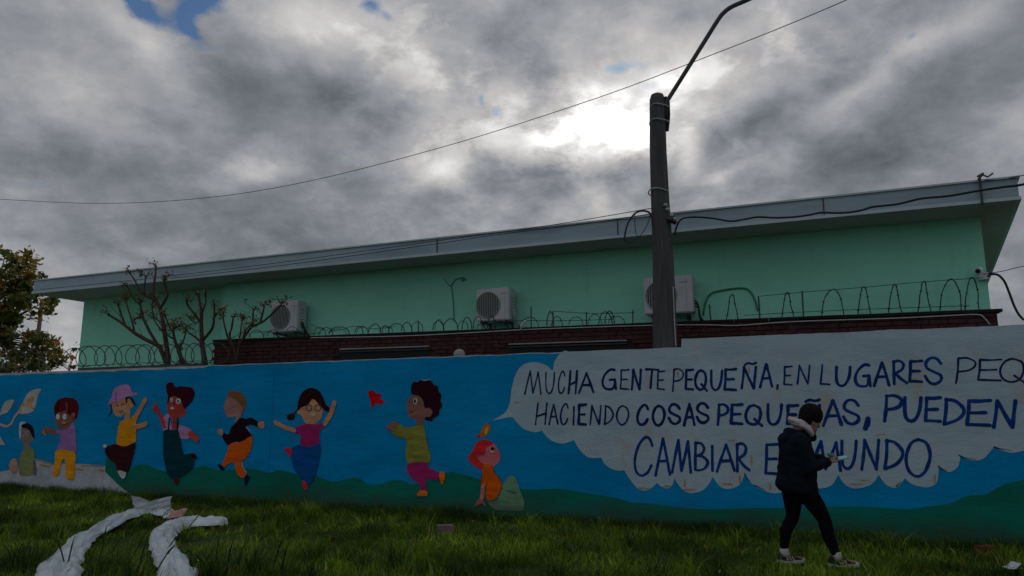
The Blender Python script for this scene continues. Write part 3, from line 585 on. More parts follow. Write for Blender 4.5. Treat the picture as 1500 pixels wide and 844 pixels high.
fig('painted_child', 'painted child with brown pigtails, round glasses and a magenta shirt, arms spread', Cc, [
    ('p', 'x', SK1, [(622, 200), (645, 178), (700, 160), (740, 122), (792, 165), (808, 200), (800, 250), (770, 292), (720, 312), (680, 292), (652, 242), (630, 230)]),
    ('p', 'painted_hair', srgb(50, 22, 26), [(628, 195), (633, 130), (665, 70), (720, 40), (780, 60), (812, 110), (832, 160), (862, 190), (850, 218), (800, 182), (742, 122), (700, 165), (655, 182), (640, 200)]),
    ('s', 'painted_hair', srgb(50, 22, 26), [(634, 190), (600, 232)], 9),
    ('p', 'painted_hair', srgb(60, 26, 30), [(552, 240), (588, 225), (606, 234), (600, 272), (558, 272)]),
    ('r', 'painted_glasses', srgb(80, 90, 110), [(710, 186, 20, 22), (775, 186, 22, 22)], 1.6),
    ('p', 'painted_mouth', srgb(200, 190, 190), [(720, 232), (742, 226), (765, 230), (745, 245)]),
    ('p', 'painted_shirt', srgb(165, 42, 105), [(603, 332), (640, 316), (700, 302), (780, 306), (822, 288), (838, 316), (792, 345), (788, 400), (792, 440), (760, 472), (700, 472), (648, 452), (648, 380), (603, 372)]),
    ('s', 'painted_arm', SK1, [(606, 350), (540, 330), (492, 305), (466, 290)], 24),
    ('s', 'painted_arm', SK1, [(828, 300), (865, 240), (885, 185), (896, 152)], 32),
    ('p', 'painted_skirt', srgb(5, 85, 155), [(650, 455), (700, 474), (790, 450), (787, 560), (752, 680), (715, 742), (670, 712), (610, 642), (585, 560), (583, 480)]),
    ('p', 'painted_shoe', srgb(215, 45, 62), [(530, 485), (582, 482), (580, 548), (562, 520)]),
    ('p', 'painted_shoe', srgb(215, 45, 62), [(663, 730), (680, 714), (707, 772), (690, 782), (668, 755)])])
fig('painted_child', 'painted child with curly dark hair, olive jumper and magenta trousers reaching out', D_, [
    ('p', 'x', srgb(150, 104, 92), [(297, 195), (330, 150), (375, 150), (402, 190), (410, 235), (440, 230), (462, 260), (445, 290), (407, 295), (403, 352), (360, 348), (350, 302), (318, 300), (300, 262)]),
    ('p', 'painted_hair', srgb(52, 18, 32), [(320, 105), (336, 66), (365, 66), (390, 48), (415, 60), (445, 52), (470, 82), (495, 92), (502, 125), (520, 150), (514, 185), (524, 222), (506, 250), (502, 282), (470, 300), (455, 320), (412, 310), (420, 292), (445, 290), (462, 260), (440, 232), (412, 235), (397, 180), (370, 155), (345, 150), (325, 142)]),
    ('e', 'painted_eye', srgb(210, 215, 210), [(350, 190, 14, 21)]), ('e', 'painted_pupil', (.02, .03, .03), [(348, 190, 7, 14)]),
    ('s', 'painted_mouth', srgb(70, 30, 35), [(310, 258), (322, 262), (334, 256)], 4),
    ('p', 'painted_jumper', srgb(140, 142, 62), [(352, 352), (405, 345), (418, 420), (452, 570), (415, 590), (310, 597), (287, 520), (292, 442), (212, 412), (198, 372), (230, 333), (292, 362)]),
    ('s', 'painted_fold', srgb(95, 98, 40), [(335, 552), (352, 556), (370, 551)], 4), ('s', 'painted_fold', srgb(100, 102, 45), [(292, 442), (318, 432), (340, 428)], 3), ('s', 'painted_halo', srgb(150, 160, 175), [(392, 50), (415, 55), (448, 50)], 5),
    ('p', 'painted_hand', srgb(155, 108, 95), [(162, 360), (208, 324), (240, 334), (205, 388), (190, 375)]),
    ('p', 'painted_trousers', srgb(170, 42, 110), [(300, 600), (420, 586), (440, 620), (512, 660), (502, 702), (425, 697), (422, 772), (386, 772), (380, 732), (320, 682)]),
    ('p', 'painted_shoe', srgb(235, 120, 30), [(510, 655), (540, 652), (542, 700), (526, 730), (510, 695)]),
    ('p', 'painted_shoe', srgb(235, 120, 30), [(363, 792), (385, 772), (427, 774), (427, 806), (370, 804)])])
fig('painted_flag', 'small red painted flag flying in the blue sky', D_, [
    ('h', 'x', srgb(205, 18, 32), [(38, 128), (72, 118), (95, 138), (132, 146), (114, 172), (152, 190), (130, 211), (86, 204), (68, 242), (58, 190), (48, 160)])])
fig('painted_child', 'painted child with coral hair and an orange shirt sitting against a pale green rock', E_, [
    ('p', 'x', srgb(218, 115, 120), [(238, 262), (292, 222), (330, 262), (352, 310), (346, 370), (302, 412), (285, 425), (225, 400), (188, 372), (163, 330), (182, 308), (220, 327), (236, 300)]),
    ('p', 'painted_rock', srgb(118, 160, 130), [(255, 705), (300, 690), (345, 640), (370, 570), (420, 502), (455, 492), (485, 520), (512, 600), (547, 680), (550, 750), (520, 777), (340, 772), (290, 752)]),
    ('p', 'painted_hair', srgb(222, 48, 50), [(93, 330), (130, 280), (150, 230), (200, 194), (260, 198), (292, 222), (240, 262), (228, 300), (215, 322), (182, 308), (165, 330), (188, 372), (222, 398), (215, 440), (150, 412), (105, 372)]),
    ('e', 'painted_eye', srgb(225, 200, 200), [(290, 280, 17, 20)]), ('e', 'painted_pupil', (.01, .01, .015), [(292, 268, 15, 15)]),
    ('p', 'painted_shirt', srgb(226, 100, 20), [(222, 398), (282, 402), (312, 460), (367, 545), (356, 620), (320, 680), (270, 697), (234, 652), (240, 580), (198, 562), (204, 470)]),
    ('s', 'painted_outline', srgb(60, 25, 15), [(282, 402), (312, 460), (366, 545), (356, 620), (320, 682), (272, 697)], 4), ('s', 'painted_outline', srgb(60, 25, 15), [(198, 562), (240, 580), (246, 545)], 4), ('s', 'painted_outline', srgb(60, 25, 15), [(206, 470), (198, 562)], 4), ('s', 'painted_ear', srgb(160, 60, 70), [(182, 330), (178, 312), (196, 318)], 5),
    ('s', 'painted_arm', srgb(222, 120, 125), [(215, 575), (210, 640), (196, 700)], 32),
    ('p', 'painted_hand', srgb(222, 120, 125), [(148, 742), (172, 692), (212, 684), (238, 738), (210, 715), (190, 722)]),
    ('s', 'painted_crack', srgb(40, 55, 50), [(415, 613), (450, 622), (488, 634)], 5)])
fig('painted_bird', 'little orange and yellow painted bird above the coral haired child', E_, [
    ('p', 'x', srgb(230, 110, 20), [(188, 165), (205, 105), (235, 62), (268, 78), (266, 112), (245, 152), (215, 168)]),
    ('p', 'painted_wing', srgb(240, 180, 30), [(225, 120), (245, 85), (256, 100), (245, 140), (230, 150)]),
    ('p', 'painted_tail', srgb(200, 60, 40), [(152, 162), (190, 148), (180, 178)])])

# ------------------------------------------------------------ house behind
house = empty('green_house', BLD.at(0, 0), 'single storey mint green house with a wide pale flat roof overhang behind the painted wall', 'house')
ZS = 4.76
sL = BLD.hit(105, 470)[0]; sJ = BLD.hit(327, 440)[0]; sR = BLD.hit(1443, 380)[0]
endv = Vector((math.sin(R(29.4)), math.cos(R(29.4)), 0))      # the gable end runs back slightly off square
def end_pt(s, z, back, d=0): p = BLD.at(s, z, d) + endv * back; return Vector((p.x, p.y, z))
b = MB()
A0 = [BLD.at(sL, 0, -.3), BLD.at(sJ, 0, -.3), BLD.at(sJ, 0, 0), BLD.at(sR, 0, 0), end_pt(sR, 0, 9), BLD.at(sL, 0, -9)]
b.add(A0 + [Vector((p.x, p.y, ZS + .02)) for p in A0], [(i, (i + 1) % 6, 6 + (i + 1) % 6, 6 + i) for i in range(6)])
b.build('wall', M['green'], house)
# roof slab: fascia board, lip, soffit
fLt = BLD.hit(50, 412, .8)[0]; fRt = BLD.hit(1490, 263, .8)[0]
zt, zb = 5.01, 4.68
def slab(z0, z1, grow, inset=0.0):
    q = [BLD.at(fLt - grow, 0, .8 + grow), BLD.at(fRt + grow, 0, .8 + grow), end_pt(fRt + grow, 0, 11.5, .8), BLD.at(fLt - grow, 0, -10)]
    m_ = MB(); m_.add([Vector((p.x, p.y, z0)) for p in q] + [Vector((p.x, p.y, z1)) for p in q], [(0, 1, 5, 4), (1, 2, 6, 5), (2, 3, 7, 6), (3, 0, 4, 7), (3, 2, 1, 0), (4, 5, 6, 7)]); return m_
r_ = slab(zb + .05, zt, 0).build('roof', M['fascia'], house)
slab(zb, zb + .048, .02).build('drip_edge', M['fascia_lip'], r_)
slab(zt + .002, zt + .03, .03).build('roof_capping', M['fascia_lip'], r_)
q = [BLD.at(fLt + .03, 0, .77), BLD.at(fRt - .03, 0, .77), end_pt(fRt - .03, 0, 11.3, .8), BLD.at(fLt + .03, 0, -9.9)]
m_ = MB(); m_.add([Vector((p.x, p.y, zb - .012)) for p in q] + [Vector((p.x, p.y, zb - .003)) for p in q], [(0, 1, 5, 4), (1, 2, 6, 5), (2, 3, 7, 6), (3, 0, 4, 7), (3, 2, 1, 0), (4, 5, 6, 7)])
m_.build('soffit', M['soffit'], r_)
for px_ in (640, 905, 1210):                                     # joints in the fascia sheet
    s = BLD.hit(px_, 350, .82)[0]; j = MB(); j.box(BLD.at(s, (zt + zb) / 2 + .02, .806), .018, .012, zt - zb - .05, BLD.u, -BLD.n); j.build('fascia_joint', M['steel'], r_)
# small bracket with hooks on the fascia near its right end
br = empty('wire_bracket', BLD.pt(1437, 265, .84), 'small black wire bracket fixed over the roof edge near its right end', 'bracket')
b = MB(); s = BLD.hit(1437, 280, .85)[0]
b.box(BLD.at(s, 4.87, .85), .03, .03, .44, BLD.u, -BLD.n); b.build('bracket_plate', M['steel'], br)
b = MB(); b.tube([BLD.at(s - .03, 5.08, .85), BLD.at(s + .02, 5.11, .86), BLD.at(s + .10, 5.05, .88), BLD.at(s + .17, 5.10, .88)], .014); b.tube([BLD.at(s - .02, 5.03, .87), BLD.at(s + .05, 5.12, .87)], .02); b.build('hook', M['steel'], br)

# air conditioning units
def ac_unit(px0, px1, pyt, pyb, label, pxs):
    d0 = .42
    s0, z1 = BLD.hit(px0, pyt, d0); s1, _ = BLD.hit(px1, pyt, d0); _, z0 = BLD.hit(px0, pyb, d0)
    W_, H_ = s1 - s0, z1 - z0; dep = .30
    u, nn = BLD.u, BLD.n
    root = empty('air_conditioner', BLD.at((s0 + s1) / 2, z0 - .03, d0 - dep / 2), label, 'air conditioner', 'air conditioning units on the green house wall')
    bm = bmesh.new(); bmesh.ops.create_cube(bm, size=1)
    R3 = Matrix((u, -nn, Vector((0, 0, 1)))).transposed().to_4x4()
    bm.transform(Matrix.Translation(BLD.at((s0 + s1) / 2, (z0 + z1) / 2, d0 - dep / 2)) @ R3 @ Matrix.Diagonal((W_, dep, H_, 1)))
    bmesh.ops.bevel(bm, geom=bm.edges[:], offset=.018, segments=2, affect='EDGES')
    me = bpy.data.meshes.new('casing'); bm.to_mesh(me); bm.free(); link('casing', me, M['ac'], root)
    cs, cz, fr = s0 + W_ * .36, (z0 + z1) / 2 - .01, min(H_ * .41, W_ * .36)
    k = 28; b = MB(); vs = [BLD.at(cs, cz, d0 + .002)] + [BLD.at(cs + fr * math.cos(2 * math.pi * i / k), cz + fr * math.sin(2 * math.pi * i / k), d0 + .002) for i in range(k)]
    b.add(vs, [(0, i + 1, (i + 1) % k + 1) for i in range(k)]); b.build('fan_opening', M['ac_dark'], root)
    b = MB(); b.tube([BLD.at(cs + fr * math.cos(2 * math.pi * i / k), cz + fr * math.sin(2 * math.pi * i / k), d0 + .012) for i in range(k + 1)], .011, 5, False); b.build('fan_ring', M['ac_grille'], root, True)
    b = MB()
    for i in range(-6, 7):
        x = i * fr / 6.6; h = math.sqrt(max(fr * fr - x * x, 0.0001)); b.box(BLD.at(cs + x, cz, d0 + .014), .014, .006, 2 * h, u, -nn)
    for rr in (): b.tube([BLD.at(cs + rr * fr * math.cos(2 * math.pi * i / k), cz + rr * fr * math.sin(2 * math.pi * i / k), d0 + .018) for i in range(k + 1)], .005, 4, False)
    b.build('fan_grille', M['ac_grille'], root)
    b = MB()
    for i in range(3):                                            # three swept blades behind the grille
        a0 = 2 * math.pi * i / 3 + .4; vs = []
        for j in range(6):
            t = j / 5; vs += [BLD.at(cs + fr * .92 * t * math.cos(a0 + .5 * t), cz + fr * .92 * t * math.sin(a0 + .5 * t), d0 + .004), BLD.at(cs + fr * .92 * t * math.cos(a0 + .5 * t + .9), cz + fr * .92 * t * math.sin(a0 + .5 * t + .9), d0 + .008)]
        b.add(vs, [(2 * j, 2 * j + 2, 2 * j + 3, 2 * j + 1) for j in range(5)])
    b.build('fan_blade', M['steel'], root)
    b = MB(); b.box(BLD.at(s1 - W_ * .17, z1 - H_ * .18, d0 + .002), W_ * .18, .004, .018, u, -nn); b.box(BLD.at(s1 - W_ * .13, z0 + H_ * .5, d0 + .0015), .005, .003, H_ * .9, u, -nn); b.build('badge', M['ac_grille'], root)
    b = MB()
    for i in range(5): b.box(BLD.at(s1 + .002, z0 + H_ * (.3 + .1 * i), d0 - dep * .5), .006, dep * .6, .016, u, -nn)
    b.build('side_vent', M['ac_grille'], root)
    for sx in (s0 + W_ * .15, s1 - W_ * .15):
        b = MB(); b.box(BLD.at(sx, z0 - .025, d0 / 2), .04, d0 + .02, .04, u, -nn); b.tube([BLD.at(sx, z0 - .04, d0 - .05), BLD.at(sx, z0 - .22, .01)], .014); b.box(BLD.at(sx, z0 - .12, .008), .04, .012, .25, u, -nn)
        b.build('bracket', M['steel'], root)
    b = MB()
    for i in range(3):
        b.tube([tuple(p) for p in spline([BLD.at(s1 + .005, z0 + .22 - .05 * i, d0 - .12), BLD.at(s1 + .05 + .01 * i, z0 + .17 - .05 * i, d0 - .14), BLD.at(s1 + .06, z0 + .02 - .03 * i, d0 - .22), BLD.at(s1 + .05 + .02 * i, z0 - .10, .03), BLD.at(s1 + .08 + .02 * i, z0 - .18, .015)], 5)], .013 + .004 * (i == 1), 6)
    b.build('hose', M['cable'] if px0 != 698 else M['pale_cable'], root, True)
ac_unit(398, 437, 442.5, 487, 'leftmost white air conditioner, beside the bare branches', 450)
ac_unit(698, 746, 424, 471, 'white air conditioner in the middle of the green wall with its whole fan showing', 760)
ac_unit(942, 1014, 407.5, 461, 'large white air conditioner half hidden by the lamp pole', 1025)

# security camera under the soffit corner
t = empty('security_camera', BLD.pt(1436, 402, .1), 'small white security camera on the right corner of the green wall', 'camera')
s, z = BLD.hit(1438, 405, .05)
b = MB(); b.box(BLD.at(s + .02, z, .05), .13, .10, .11, BLD.u, -BLD.n); b.build('junction_box', M['white'], t)
b = MB(); b.tube([BLD.at(s - .03, z + .05, .10), BLD.at(s - .07, z + .07, .16)], .015); b.build('mount', M['white'], t)
b = MB(); b.tube([BLD.at(s - .03, z + .10, .13), BLD.at(s - .08, z + .05, .27)], [.045, .045], 12); b.build('housing', M['white'], t)
b = MB(); b.tube([BLD.at(s - .081, z + .049, .271), BLD.at(s - .085, z + .045, .28)], [.035, .033], 12); b.build('lens', M['black'], t)

# cables clipped to the green wall
b = MB(); b.tube([BLD.pt(x, y, .02) for x, y in [tuple(p) for p in spline([(1030, 462), (1034, 442), (1042, 430), (1060, 425), (1085, 422), (1098, 426), (1106, 440), (1110, 455)], 5)]], .016, 6)
tag(b.build('green_hose', M['greencable'], None, True), 'green painted hose arching on the wall right of the large air conditioner', 'hose')
b = MB(); pl = lambda c, n=5: [BLD.pt(x, y, .02) for x, y in [tuple(p) for p in spline(c, n)]]
b.tube(pl([(665, 470), (664, 445), (662, 425), (660, 418)]), .010); b.tube(pl([(660, 420), (665, 412), (672, 408), (679, 409)]), .010); b.tube(pl([(660, 420), (655, 415), (650, 408)]), .007)
b.tube(pl([(676, 406), (682, 409), (676, 412)]), .010)
tag(b.build('dead_vine', M['greencable'], None, True), 'thin forked dark stem climbing the green wall left of the middle air conditioner', 'vine')

# ------------------------------------------------------------ brick wall between street wall and house
pa = WALL.pt(313, 496, -.5); pb = WALL.pt(1468, 453, -1.75)
bang = math.atan2(-(pb.y - pa.y), pb.x - pa.x)
BR = Frame(pa.x, pa.y, bang); BLEN = (Vector((pb.x, pb.y)) - Vector((pa.x, pa.y))).length; ZB = 3.13
brick = empty('brick_wall', BR.at(BLEN / 2, 0), 'dark red brick wall topped with razor wire, just behind the painted wall', 'wall')
b = MB(); b.box(BR.at(BLEN / 2 - .02, 1.54, -.11), BLEN - .10, .20, 3.08, BR.u, -BR.n); b.build('mortar', M['mortar'], brick)
b = MB()
for i in range(26):
    L_ = BLEN / 26; b.box(BR.at((i + .5) * L_, ZB - .022 + .004 * noise.noise(Vector((i * .7, 0, 0))), -.10), L_ - .008, .27, .045, BR.u, -BR.n)
b.build('coping', M['coping'], brick)
wins = [BR.hit(500, 517)[0], BR.hit(630, 517)[0]], [BR.hit(747, 508)[0], BR.hit(919, 508)[0]]
zwin = [BR.hit(560, 511)[1], BR.hit(830, 503)[1]]
bmeshs = []
for v in range(4):
    bm = bmesh.new(); bmesh.ops.create_cube(bm, size=1); bm.transform(Matrix.Diagonal((.235, .05, .062, 1)))
    for vv in bm.verts: vv.co += Vector((rnd.uniform(-.004, .004), rnd.uniform(-.003, .003), rnd.uniform(-.003, .003)))
    me = bpy.data.meshes.new('brick'); bm.to_mesh(me); bm.free(); me.materials.append(M['brick']); bmeshs.append(me)
RB = Matrix((BR.u, -BR.n, Vector((0, 0, 1)))).transposed().to_4x4(); cnt = 0
course = .075; zc_ = ZB - .045 - .04
inv = rootinv(brick)
rest = MB()
for row in range(8):
    z = zc_ - row * course; s = -.0 + (.125 if row % 2 else 0) + .12
    while s < BLEN - .06:
        x_on = True
        for (w0, w1), zw in zip(wins, zwin):
            if s > w0 - .1 and s < w1 + .1 and z < zw + .03: x_on = False
        end_ragged = s > BLEN - .25 and row % 3 == 1
        if x_on and not end_ragged:
            # hidden behind the street wall? keep only courses that show
            if cnt < 298:
                o = bpy.data.objects.new('brick', bmeshs[rnd.randrange(4)]); COL.objects.link(o); o.parent = brick; o.matrix_parent_inverse = inv
                c = BR.at(s, z, -.012 + rnd.uniform(-.004, .006)); o.matrix_basis = Matrix.Translation(c) @ RB @ Matrix.Rotation(rnd.uniform(-.01, .01), 4, 'Z'); cnt += 1
            else: rest.box(BR.at(s, z, -.012), .235, .05, .062, BR.u, -BR.n)
        s += .25
if rest.v: tag(rest.build('brick', M['brick'], brick), None, kind='stuff')
for (w0, w1), zw in zip(wins, zwin):
    fr = MB(); fr.box(BR.at((w0 + w1) / 2, zw + .01, .02), w1 - w0, .12, .022, BR.u, -BR.n); o = fr.build('window', M['lintel'], brick); tag(o, 'low window under a pale lintel')
    for k in range(7):
        f = MB(); f.box(BR.at(w0 + .03 + (w1 - w0 - .06) * k / 6, zw - .3, -.045), .03, .04, .56, BR.u, -BR.n); f.build('mullion', M['frame'], o)
    f = MB(); f.box(BR.at((w0 + w1) / 2, zw - .035, .012), w1 - w0 - .01, .05, .028, BR.u, -BR.n); f.box(BR.at((w0 + w1) / 2, zw - .085, -.03), w1 - w0 - .02, .05, .02, BR.u, -BR.n); f.build('window_frame', M['frame'], o)
    f = MB(); f.box(BR.at((w0 + w1) / 2, zw - .3, -.004), w1 - w0 - .02, .012, .55, BR.u, -BR.n); f.build('pane', M['glass'], o)
# pale cable along the top courses
pc = [BR.at(BR.hit(x, y, .03)[0], BR.hit(x, y, .03)[1], .03) for x, y in [tuple(p) for p in spline([(455, 495), (520, 494), (600, 492), (700, 487), (770, 483), (850, 480), (950, 477), (1030, 476), (1080, 477), (1150, 472), (1230, 469), (1320, 466), (1400, 462), (1432, 461), (1442, 466), (1450, 476)], 4)]]
b = MB(); b.tube(pc, .010, 6); tag(b.build('pale_cable', M['pale_cable'], None, True), 'thin pale cable sagging along the top of the brick wall', 'cable')
b = MB(); sp = lambda p, d=.05: BR.pt(p[0], p[1], d)
b.tube([sp((763, 483)), sp((764, 476)), sp((768, 471)), sp((771, 470))], .016, 8); tag(b.build('pipe_spout', M['white'], None, True), 'short white bent pipe below the middle air conditioner', 'pipe')
b = MB(); c = WALL.pt(673, 519, -.1); b.ell(c + Vector((0, 0, -.01)), (.10, .09, .10)); tag(b.build('stone', M['lintel'], None, True), 'pale rounded stone lying on top of the painted wall', 'stone')
for k_, (x_, y_) in enumerate([(692, 519)]):
    pass

# razor wire
def barbs(mb, pts, step=3, r=.018):
    for i in range(1, len(pts) - 1, step):
        p = Vector(pts[i]); t = (Vector(pts[i + 1]) - Vector(pts[i - 1])).normalized(); nn = t.cross(Vector((.3, .9, .2))).normalized()
        mb.add([p - nn * r, p + t * r * .5, p + nn * r, p - t * r * .5], [(0, 1, 2, 3)])
rw2 = random.Random(8)
rz = empty('razor_wire', BR.at(BLEN * .8, ZB), 'tall stretched loops of razor wire on the right half of the brick wall', 'razor wire')
def loop_px(cx, top, w_, base, fr, d, parent, r=.0085, sharp=False):
    c = [(cx - w_ / 2, base), (cx - w_ * .42, base - (base - top) * .5), (cx - w_ * .22, base - (base - top) * .88), (cx, top), (cx + w_ * .22, base - (base - top) * .88), (cx + w_ * .42, base - (base - top) * .5), (cx + w_ / 2, base + 3)]
    if sharp: c = [(cx - w_ * .42, base), (cx - w_ * .22, base - (base - top) * .7), (cx - 2, top + 2), (cx, top), (cx + 3, top + 2), (cx + w_ * .3, base - (base - top) * .5), (cx + w_ * .55, base + 1)]
    P = [fr.pt(x, y, d + .10 * math.sin(i * .55)) for i, (x, y) in enumerate([tuple(q) for q in spline(c, 4)])]
    b = MB(); P = [p + Vector((.012 * noise.noise(p * 6), 0, .012 * noise.noise(p * 6 + Vector((5, 0, 0))))) for p in P]; b.tube(P, r, 5); barbs(b, P, 3, .026); b.build('wire_loop', M['wire'], parent)
base = lambda x: 496 - .038 * (x - 313)
for cx, tp, w_, shp in [(1072, 432, 18, 1), (1153, 429, 18, 1), (1220, 424, 32, 0), (1265, 420, 20, 1), (1310, 417, 20, 1), (1353, 413, 20, 1), (1393, 409, 32, 0), (1424, 406, 20, 0)]:
    loop_px(cx, tp, w_, base(cx), BR, -.1, rz, sharp=bool(shp))
for i in range(0):
    cx = 1060 + i * 43 + rw2.uniform(-12, 12); loop_px(cx, base(cx) - rw2.uniform(14, 30), rw2.uniform(14, 26), base(cx), BR, -.2, rz, .005, sharp=True)
for cx, tp in [(1041, 446), (1113, 434), (1177, 426)]:
    b = MB(); b.tube([BR.pt(cx, base(cx) + 1, -.1), BR.pt(cx - 1, (tp + base(cx)) / 2, -.1), BR.pt(cx - 2, tp, -.1)], .013, 6); b.build('wire_stake', M['steel'], rz)
b = MB(); P = [BR.pt(x, y, -.1) for x, y in [tuple(q) for q in spline([(1113, 434), (1177, 428), (1265, 421), (1353, 413), (1440, 407)], 5)]]; b.tube(P, .005, 5); b.build('strand', M['wire'], rz); b = MB(); P2 = [BR.pt(x, y, -.1) for x, y in [tuple(q) for q in spline([(1090, 462), (1200, 456), (1300, 452), (1420, 448)], 5)]]; b.tube(P2, .005, 5); b.build('strand', M['wire'], rz)
rz2 = empty('razor_wire', BR.at(BLEN * .3, ZB), 'low tangled loops of razor wire on the left half of the brick wall', 'razor wire')
for cx, tp, w_ in [(376, 484, 22), (400, 483, 18), (478, 480, 20), (497, 479, 30), (526, 478, 12), (549, 475, 18), (565, 477, 10), (581, 474, 24), (596, 472, 16), (642, 470, 16), (660, 467, 22), (684, 465, 14), (700, 464, 14), (720, 463, 12), (806, 456, 10), (887, 457, 20), (893, 456, 14)]:
    loop_px(cx, tp, w_, base(cx), BR, -.1, rz2)
rw = random.Random(31)
for i in range(17):
    cx = 366 + i * 34 + rw.uniform(-8, 8)
    if 742 < cx < 765 or 950 < cx: continue
    loop_px(cx, base(cx) - rw.uniform(7, 15), rw.uniform(12, 26), base(cx), BR, -.16 + rw.uniform(-.05, .08), rz2, .006)
for cx, tp in [(613, 470), (778, 449), (859, 457), (927, 454), (810, 456)]:
    b = MB(); b.tube([BR.pt(cx, base(cx) + 1, -.1), BR.pt(cx, tp, -.1)], .012, 6); b.build('wire_stake', M['steel'], rz2)
for run in ([(455, 474), (470, 482), (490, 485), (520, 478), (548, 482), (580, 478)], [(810, 456), (860, 459), (895, 459), (930, 458)], [(370, 488), (390, 486), (420, 490), (470, 488)], [(700, 476), (760, 470), (820, 470), (900, 468)]):
    b = MB(); b.tube([BR.pt(x, y, -.08) for x, y in [tuple(q) for q in spline(run, 5)]], .0055, 5); b.build('strand', M['wire'], rz2)
# coils along the left stretch of the street wall
rz3 = empty('razor_wire', WALL.at(-8, Z_LOW), 'round coils of razor wire on top of the painted wall, left of the bare trees', 'razor wire')
def coil(cx0, cx1, step, cy0, cy1, ry, parent):
    x = cx0; i = 0
    while x < cx1:
        t = (x - cx0) / (cx1 - cx0); cy = cy0 + (cy1 - cy0) * t; rx = ry * (.78 + .22 * math.sin(i * 1.7)); P = []
        for k in range(22):
            q = 2 * math.pi * k / 21 + 1.2; P.append(WALL.pt(x + rx * math.cos(q) + step * k / 21, cy + ry * math.sin(q), -.12 + .16 * math.sin(q)))
        b = MB(); b.tube(P, .0095, 5, False); barbs(b, P, 3); b.build('wire_coil', M['wire'], parent); x += step * (.55 + .9 * ((i * .618) % 1)); i += 1
coil(118, 312, 16, 522, 517, 15, rz3)
b = MB(); b.tube([WALL.pt(100, 537, -.12), WALL.pt(200, 532, -.12), WALL.pt(320, 528, -.12)], .006, 5); b.build('strand', M['wire'], rz3)
rz4 = empty('razor_wire', WALL.at(-13, Z_LOW), 'coils of razor wire below the autumn tree at the far left', 'razor wire')
coil(-50, 100, 17, 532, 525, 15, rz4)
b = MB(); b.box((WALL.pt(116, 541, -.14) + WALL.pt(300, 534, -.14)) / 2, (WALL.pt(300, 534, -.14) - WALL.pt(116, 541, -.14)).length, .08, .045, WALL.u, -WALL.n)
tag(b.build('rail', M['steel']), 'dark rail lying along the wall top under the left coils', 'rail')

# ------------------------------------------------------------ lamp pole
PD = -.42
pb_ = WALL.pt(975, 508, PD); py0 = pb_.y; px0_ = on_Y(975, 505, py0).x
pole = empty('lamp_pole', (px0_, py0, 0), 'tall dark weathered pole behind the wall carrying a bent lamp arm', 'pole')
ptop = on_Y(963.5, 137, py0).z
hs = [0, 1.0, 2.0, 3.0, 4.0, 5.0, 5.8, 6.3, ptop - .12, ptop - .03, ptop + .0]
rr = [.225, .215, .205, .186, .165, .147, .137, .131, .126, .10, .04]
b = MB(); P = [Vector((px0_ + .01 * math.sin(h * 2), py0, h)) for h in hs]
b.tube(P, rr, 16); po = b.build('shaft', M['pole'], pole, True)
po.modifiers  # plain mesh
lean = lambda px, py, dy=0.0: on_Y(px, py, py0 + dy)
b = MB(); a0 = lean(973, 143, -.02); a1 = lean(977, 192, -.02); b.tube([a0, lean(976, 150, -.02), lean(977, 170, -.02), a1], [.045, .06, .055, .03], 8); b.build('timber_packer', M['pole_wood'], pole)
b = MB(); b.tube([lean(975, 172, -.06)] + [Vector(p) for p in spline([lean(976, 150, -.06), lean(1000, 112, -.12), lean(1030, 64, -.2), lean(1052, 29, -.26), lean(1061, 18, -.28), lean(1072, 10, -.3), lean(1090, 2, -.33), lean(1112, -8, -.4)], 5)], .037, 10); b.build('lamp_arm', M['steel'], pole, True)
b = MB(); hd = lean(1135, -16, -.45); b.ell(hd, (.30, .12, .07)); b.build('lamp_head', M['ac_grille'], pole, True)
for y_, tw in ((158, .131), (180, .137), (281, .152)):
    c = lean(964.5, y_); b = MB(); k = 20
    b.tube([Vector((c.x + (tw + .006) * math.cos(2 * math.pi * i / k) + (.035 if (y_ < 200 and math.cos(2 * math.pi * i / k) > .3) else 0), c.y + (tw + .02) * math.sin(2 * math.pi * i / k), c.z + .02 * math.sin(4 * math.pi * i / k))) for i in range(k + 1)], .010, 5, False); b.build('wire_band', M['band'], pole)
c = lean(975, 305, -.17)
for dx, dz in ((0, .05), (.03, -.02), (.09, -.12), (.13, -.18)): b = MB(); b.ell(c + Vector((dx, 0, dz)), (.035, .035, .03)); b.build('insulator', M['band'], pole, True)
b = MB(); c = lean(984, 322, -.16); b.tube([c + Vector((-.07, .05, .02)), c, c + Vector((.07, 0, -.06))], [.05, .055, .03], 8); b.ell(c + Vector((.03, 0, .05)), (.02, .02, .05)); b.build('cable_clamp', M['black'], pole)
b = MB(); b.tube([lean(986, 420, -.17), lean(988, 470, -.19), lean(990, 507, -.2)], .009, 6); b.build('conduit', M['band'], pole)

# cables
def cable(name, label, pts, r, m=None, n=10):
    b = MB(); b.tube([tuple(p) for p in spline(pts, n)], r, 6, True); return tag(b.build(name, m or M['cable'], None, True), label, 'cable')
cable('overhead_cable', 'long thin overhead cable curving across the cloudy sky', [on_Y(x, y, Y_) for x, y, Y_ in [(-700, 215, 27), (-250, 278, 24), (0, 292, 22), (150, 298, 20.5), (300, 290, 19), (450, 266, 17.5), (650, 215, 16), (850, 152, 14.4), (1000, 97, 13.2), (1240, 0, 11.5), (1600, -170, 9.5), (2100, -450, 8)]], .0075, mat('grey_cable', (.07, .07, .075), .7, .1, 8, 0, 40, .2))
y1 = py0 - .15
cable('service_cable', 'upper thin service cable from the pole along the pale roof edge', [on_Y(956, 305, y1)] + [BLD.pt(x, y, .95) for x, y in [(800, 331), (640, 353), (400, 386), (200, 410), (60, 424)]], .0065)
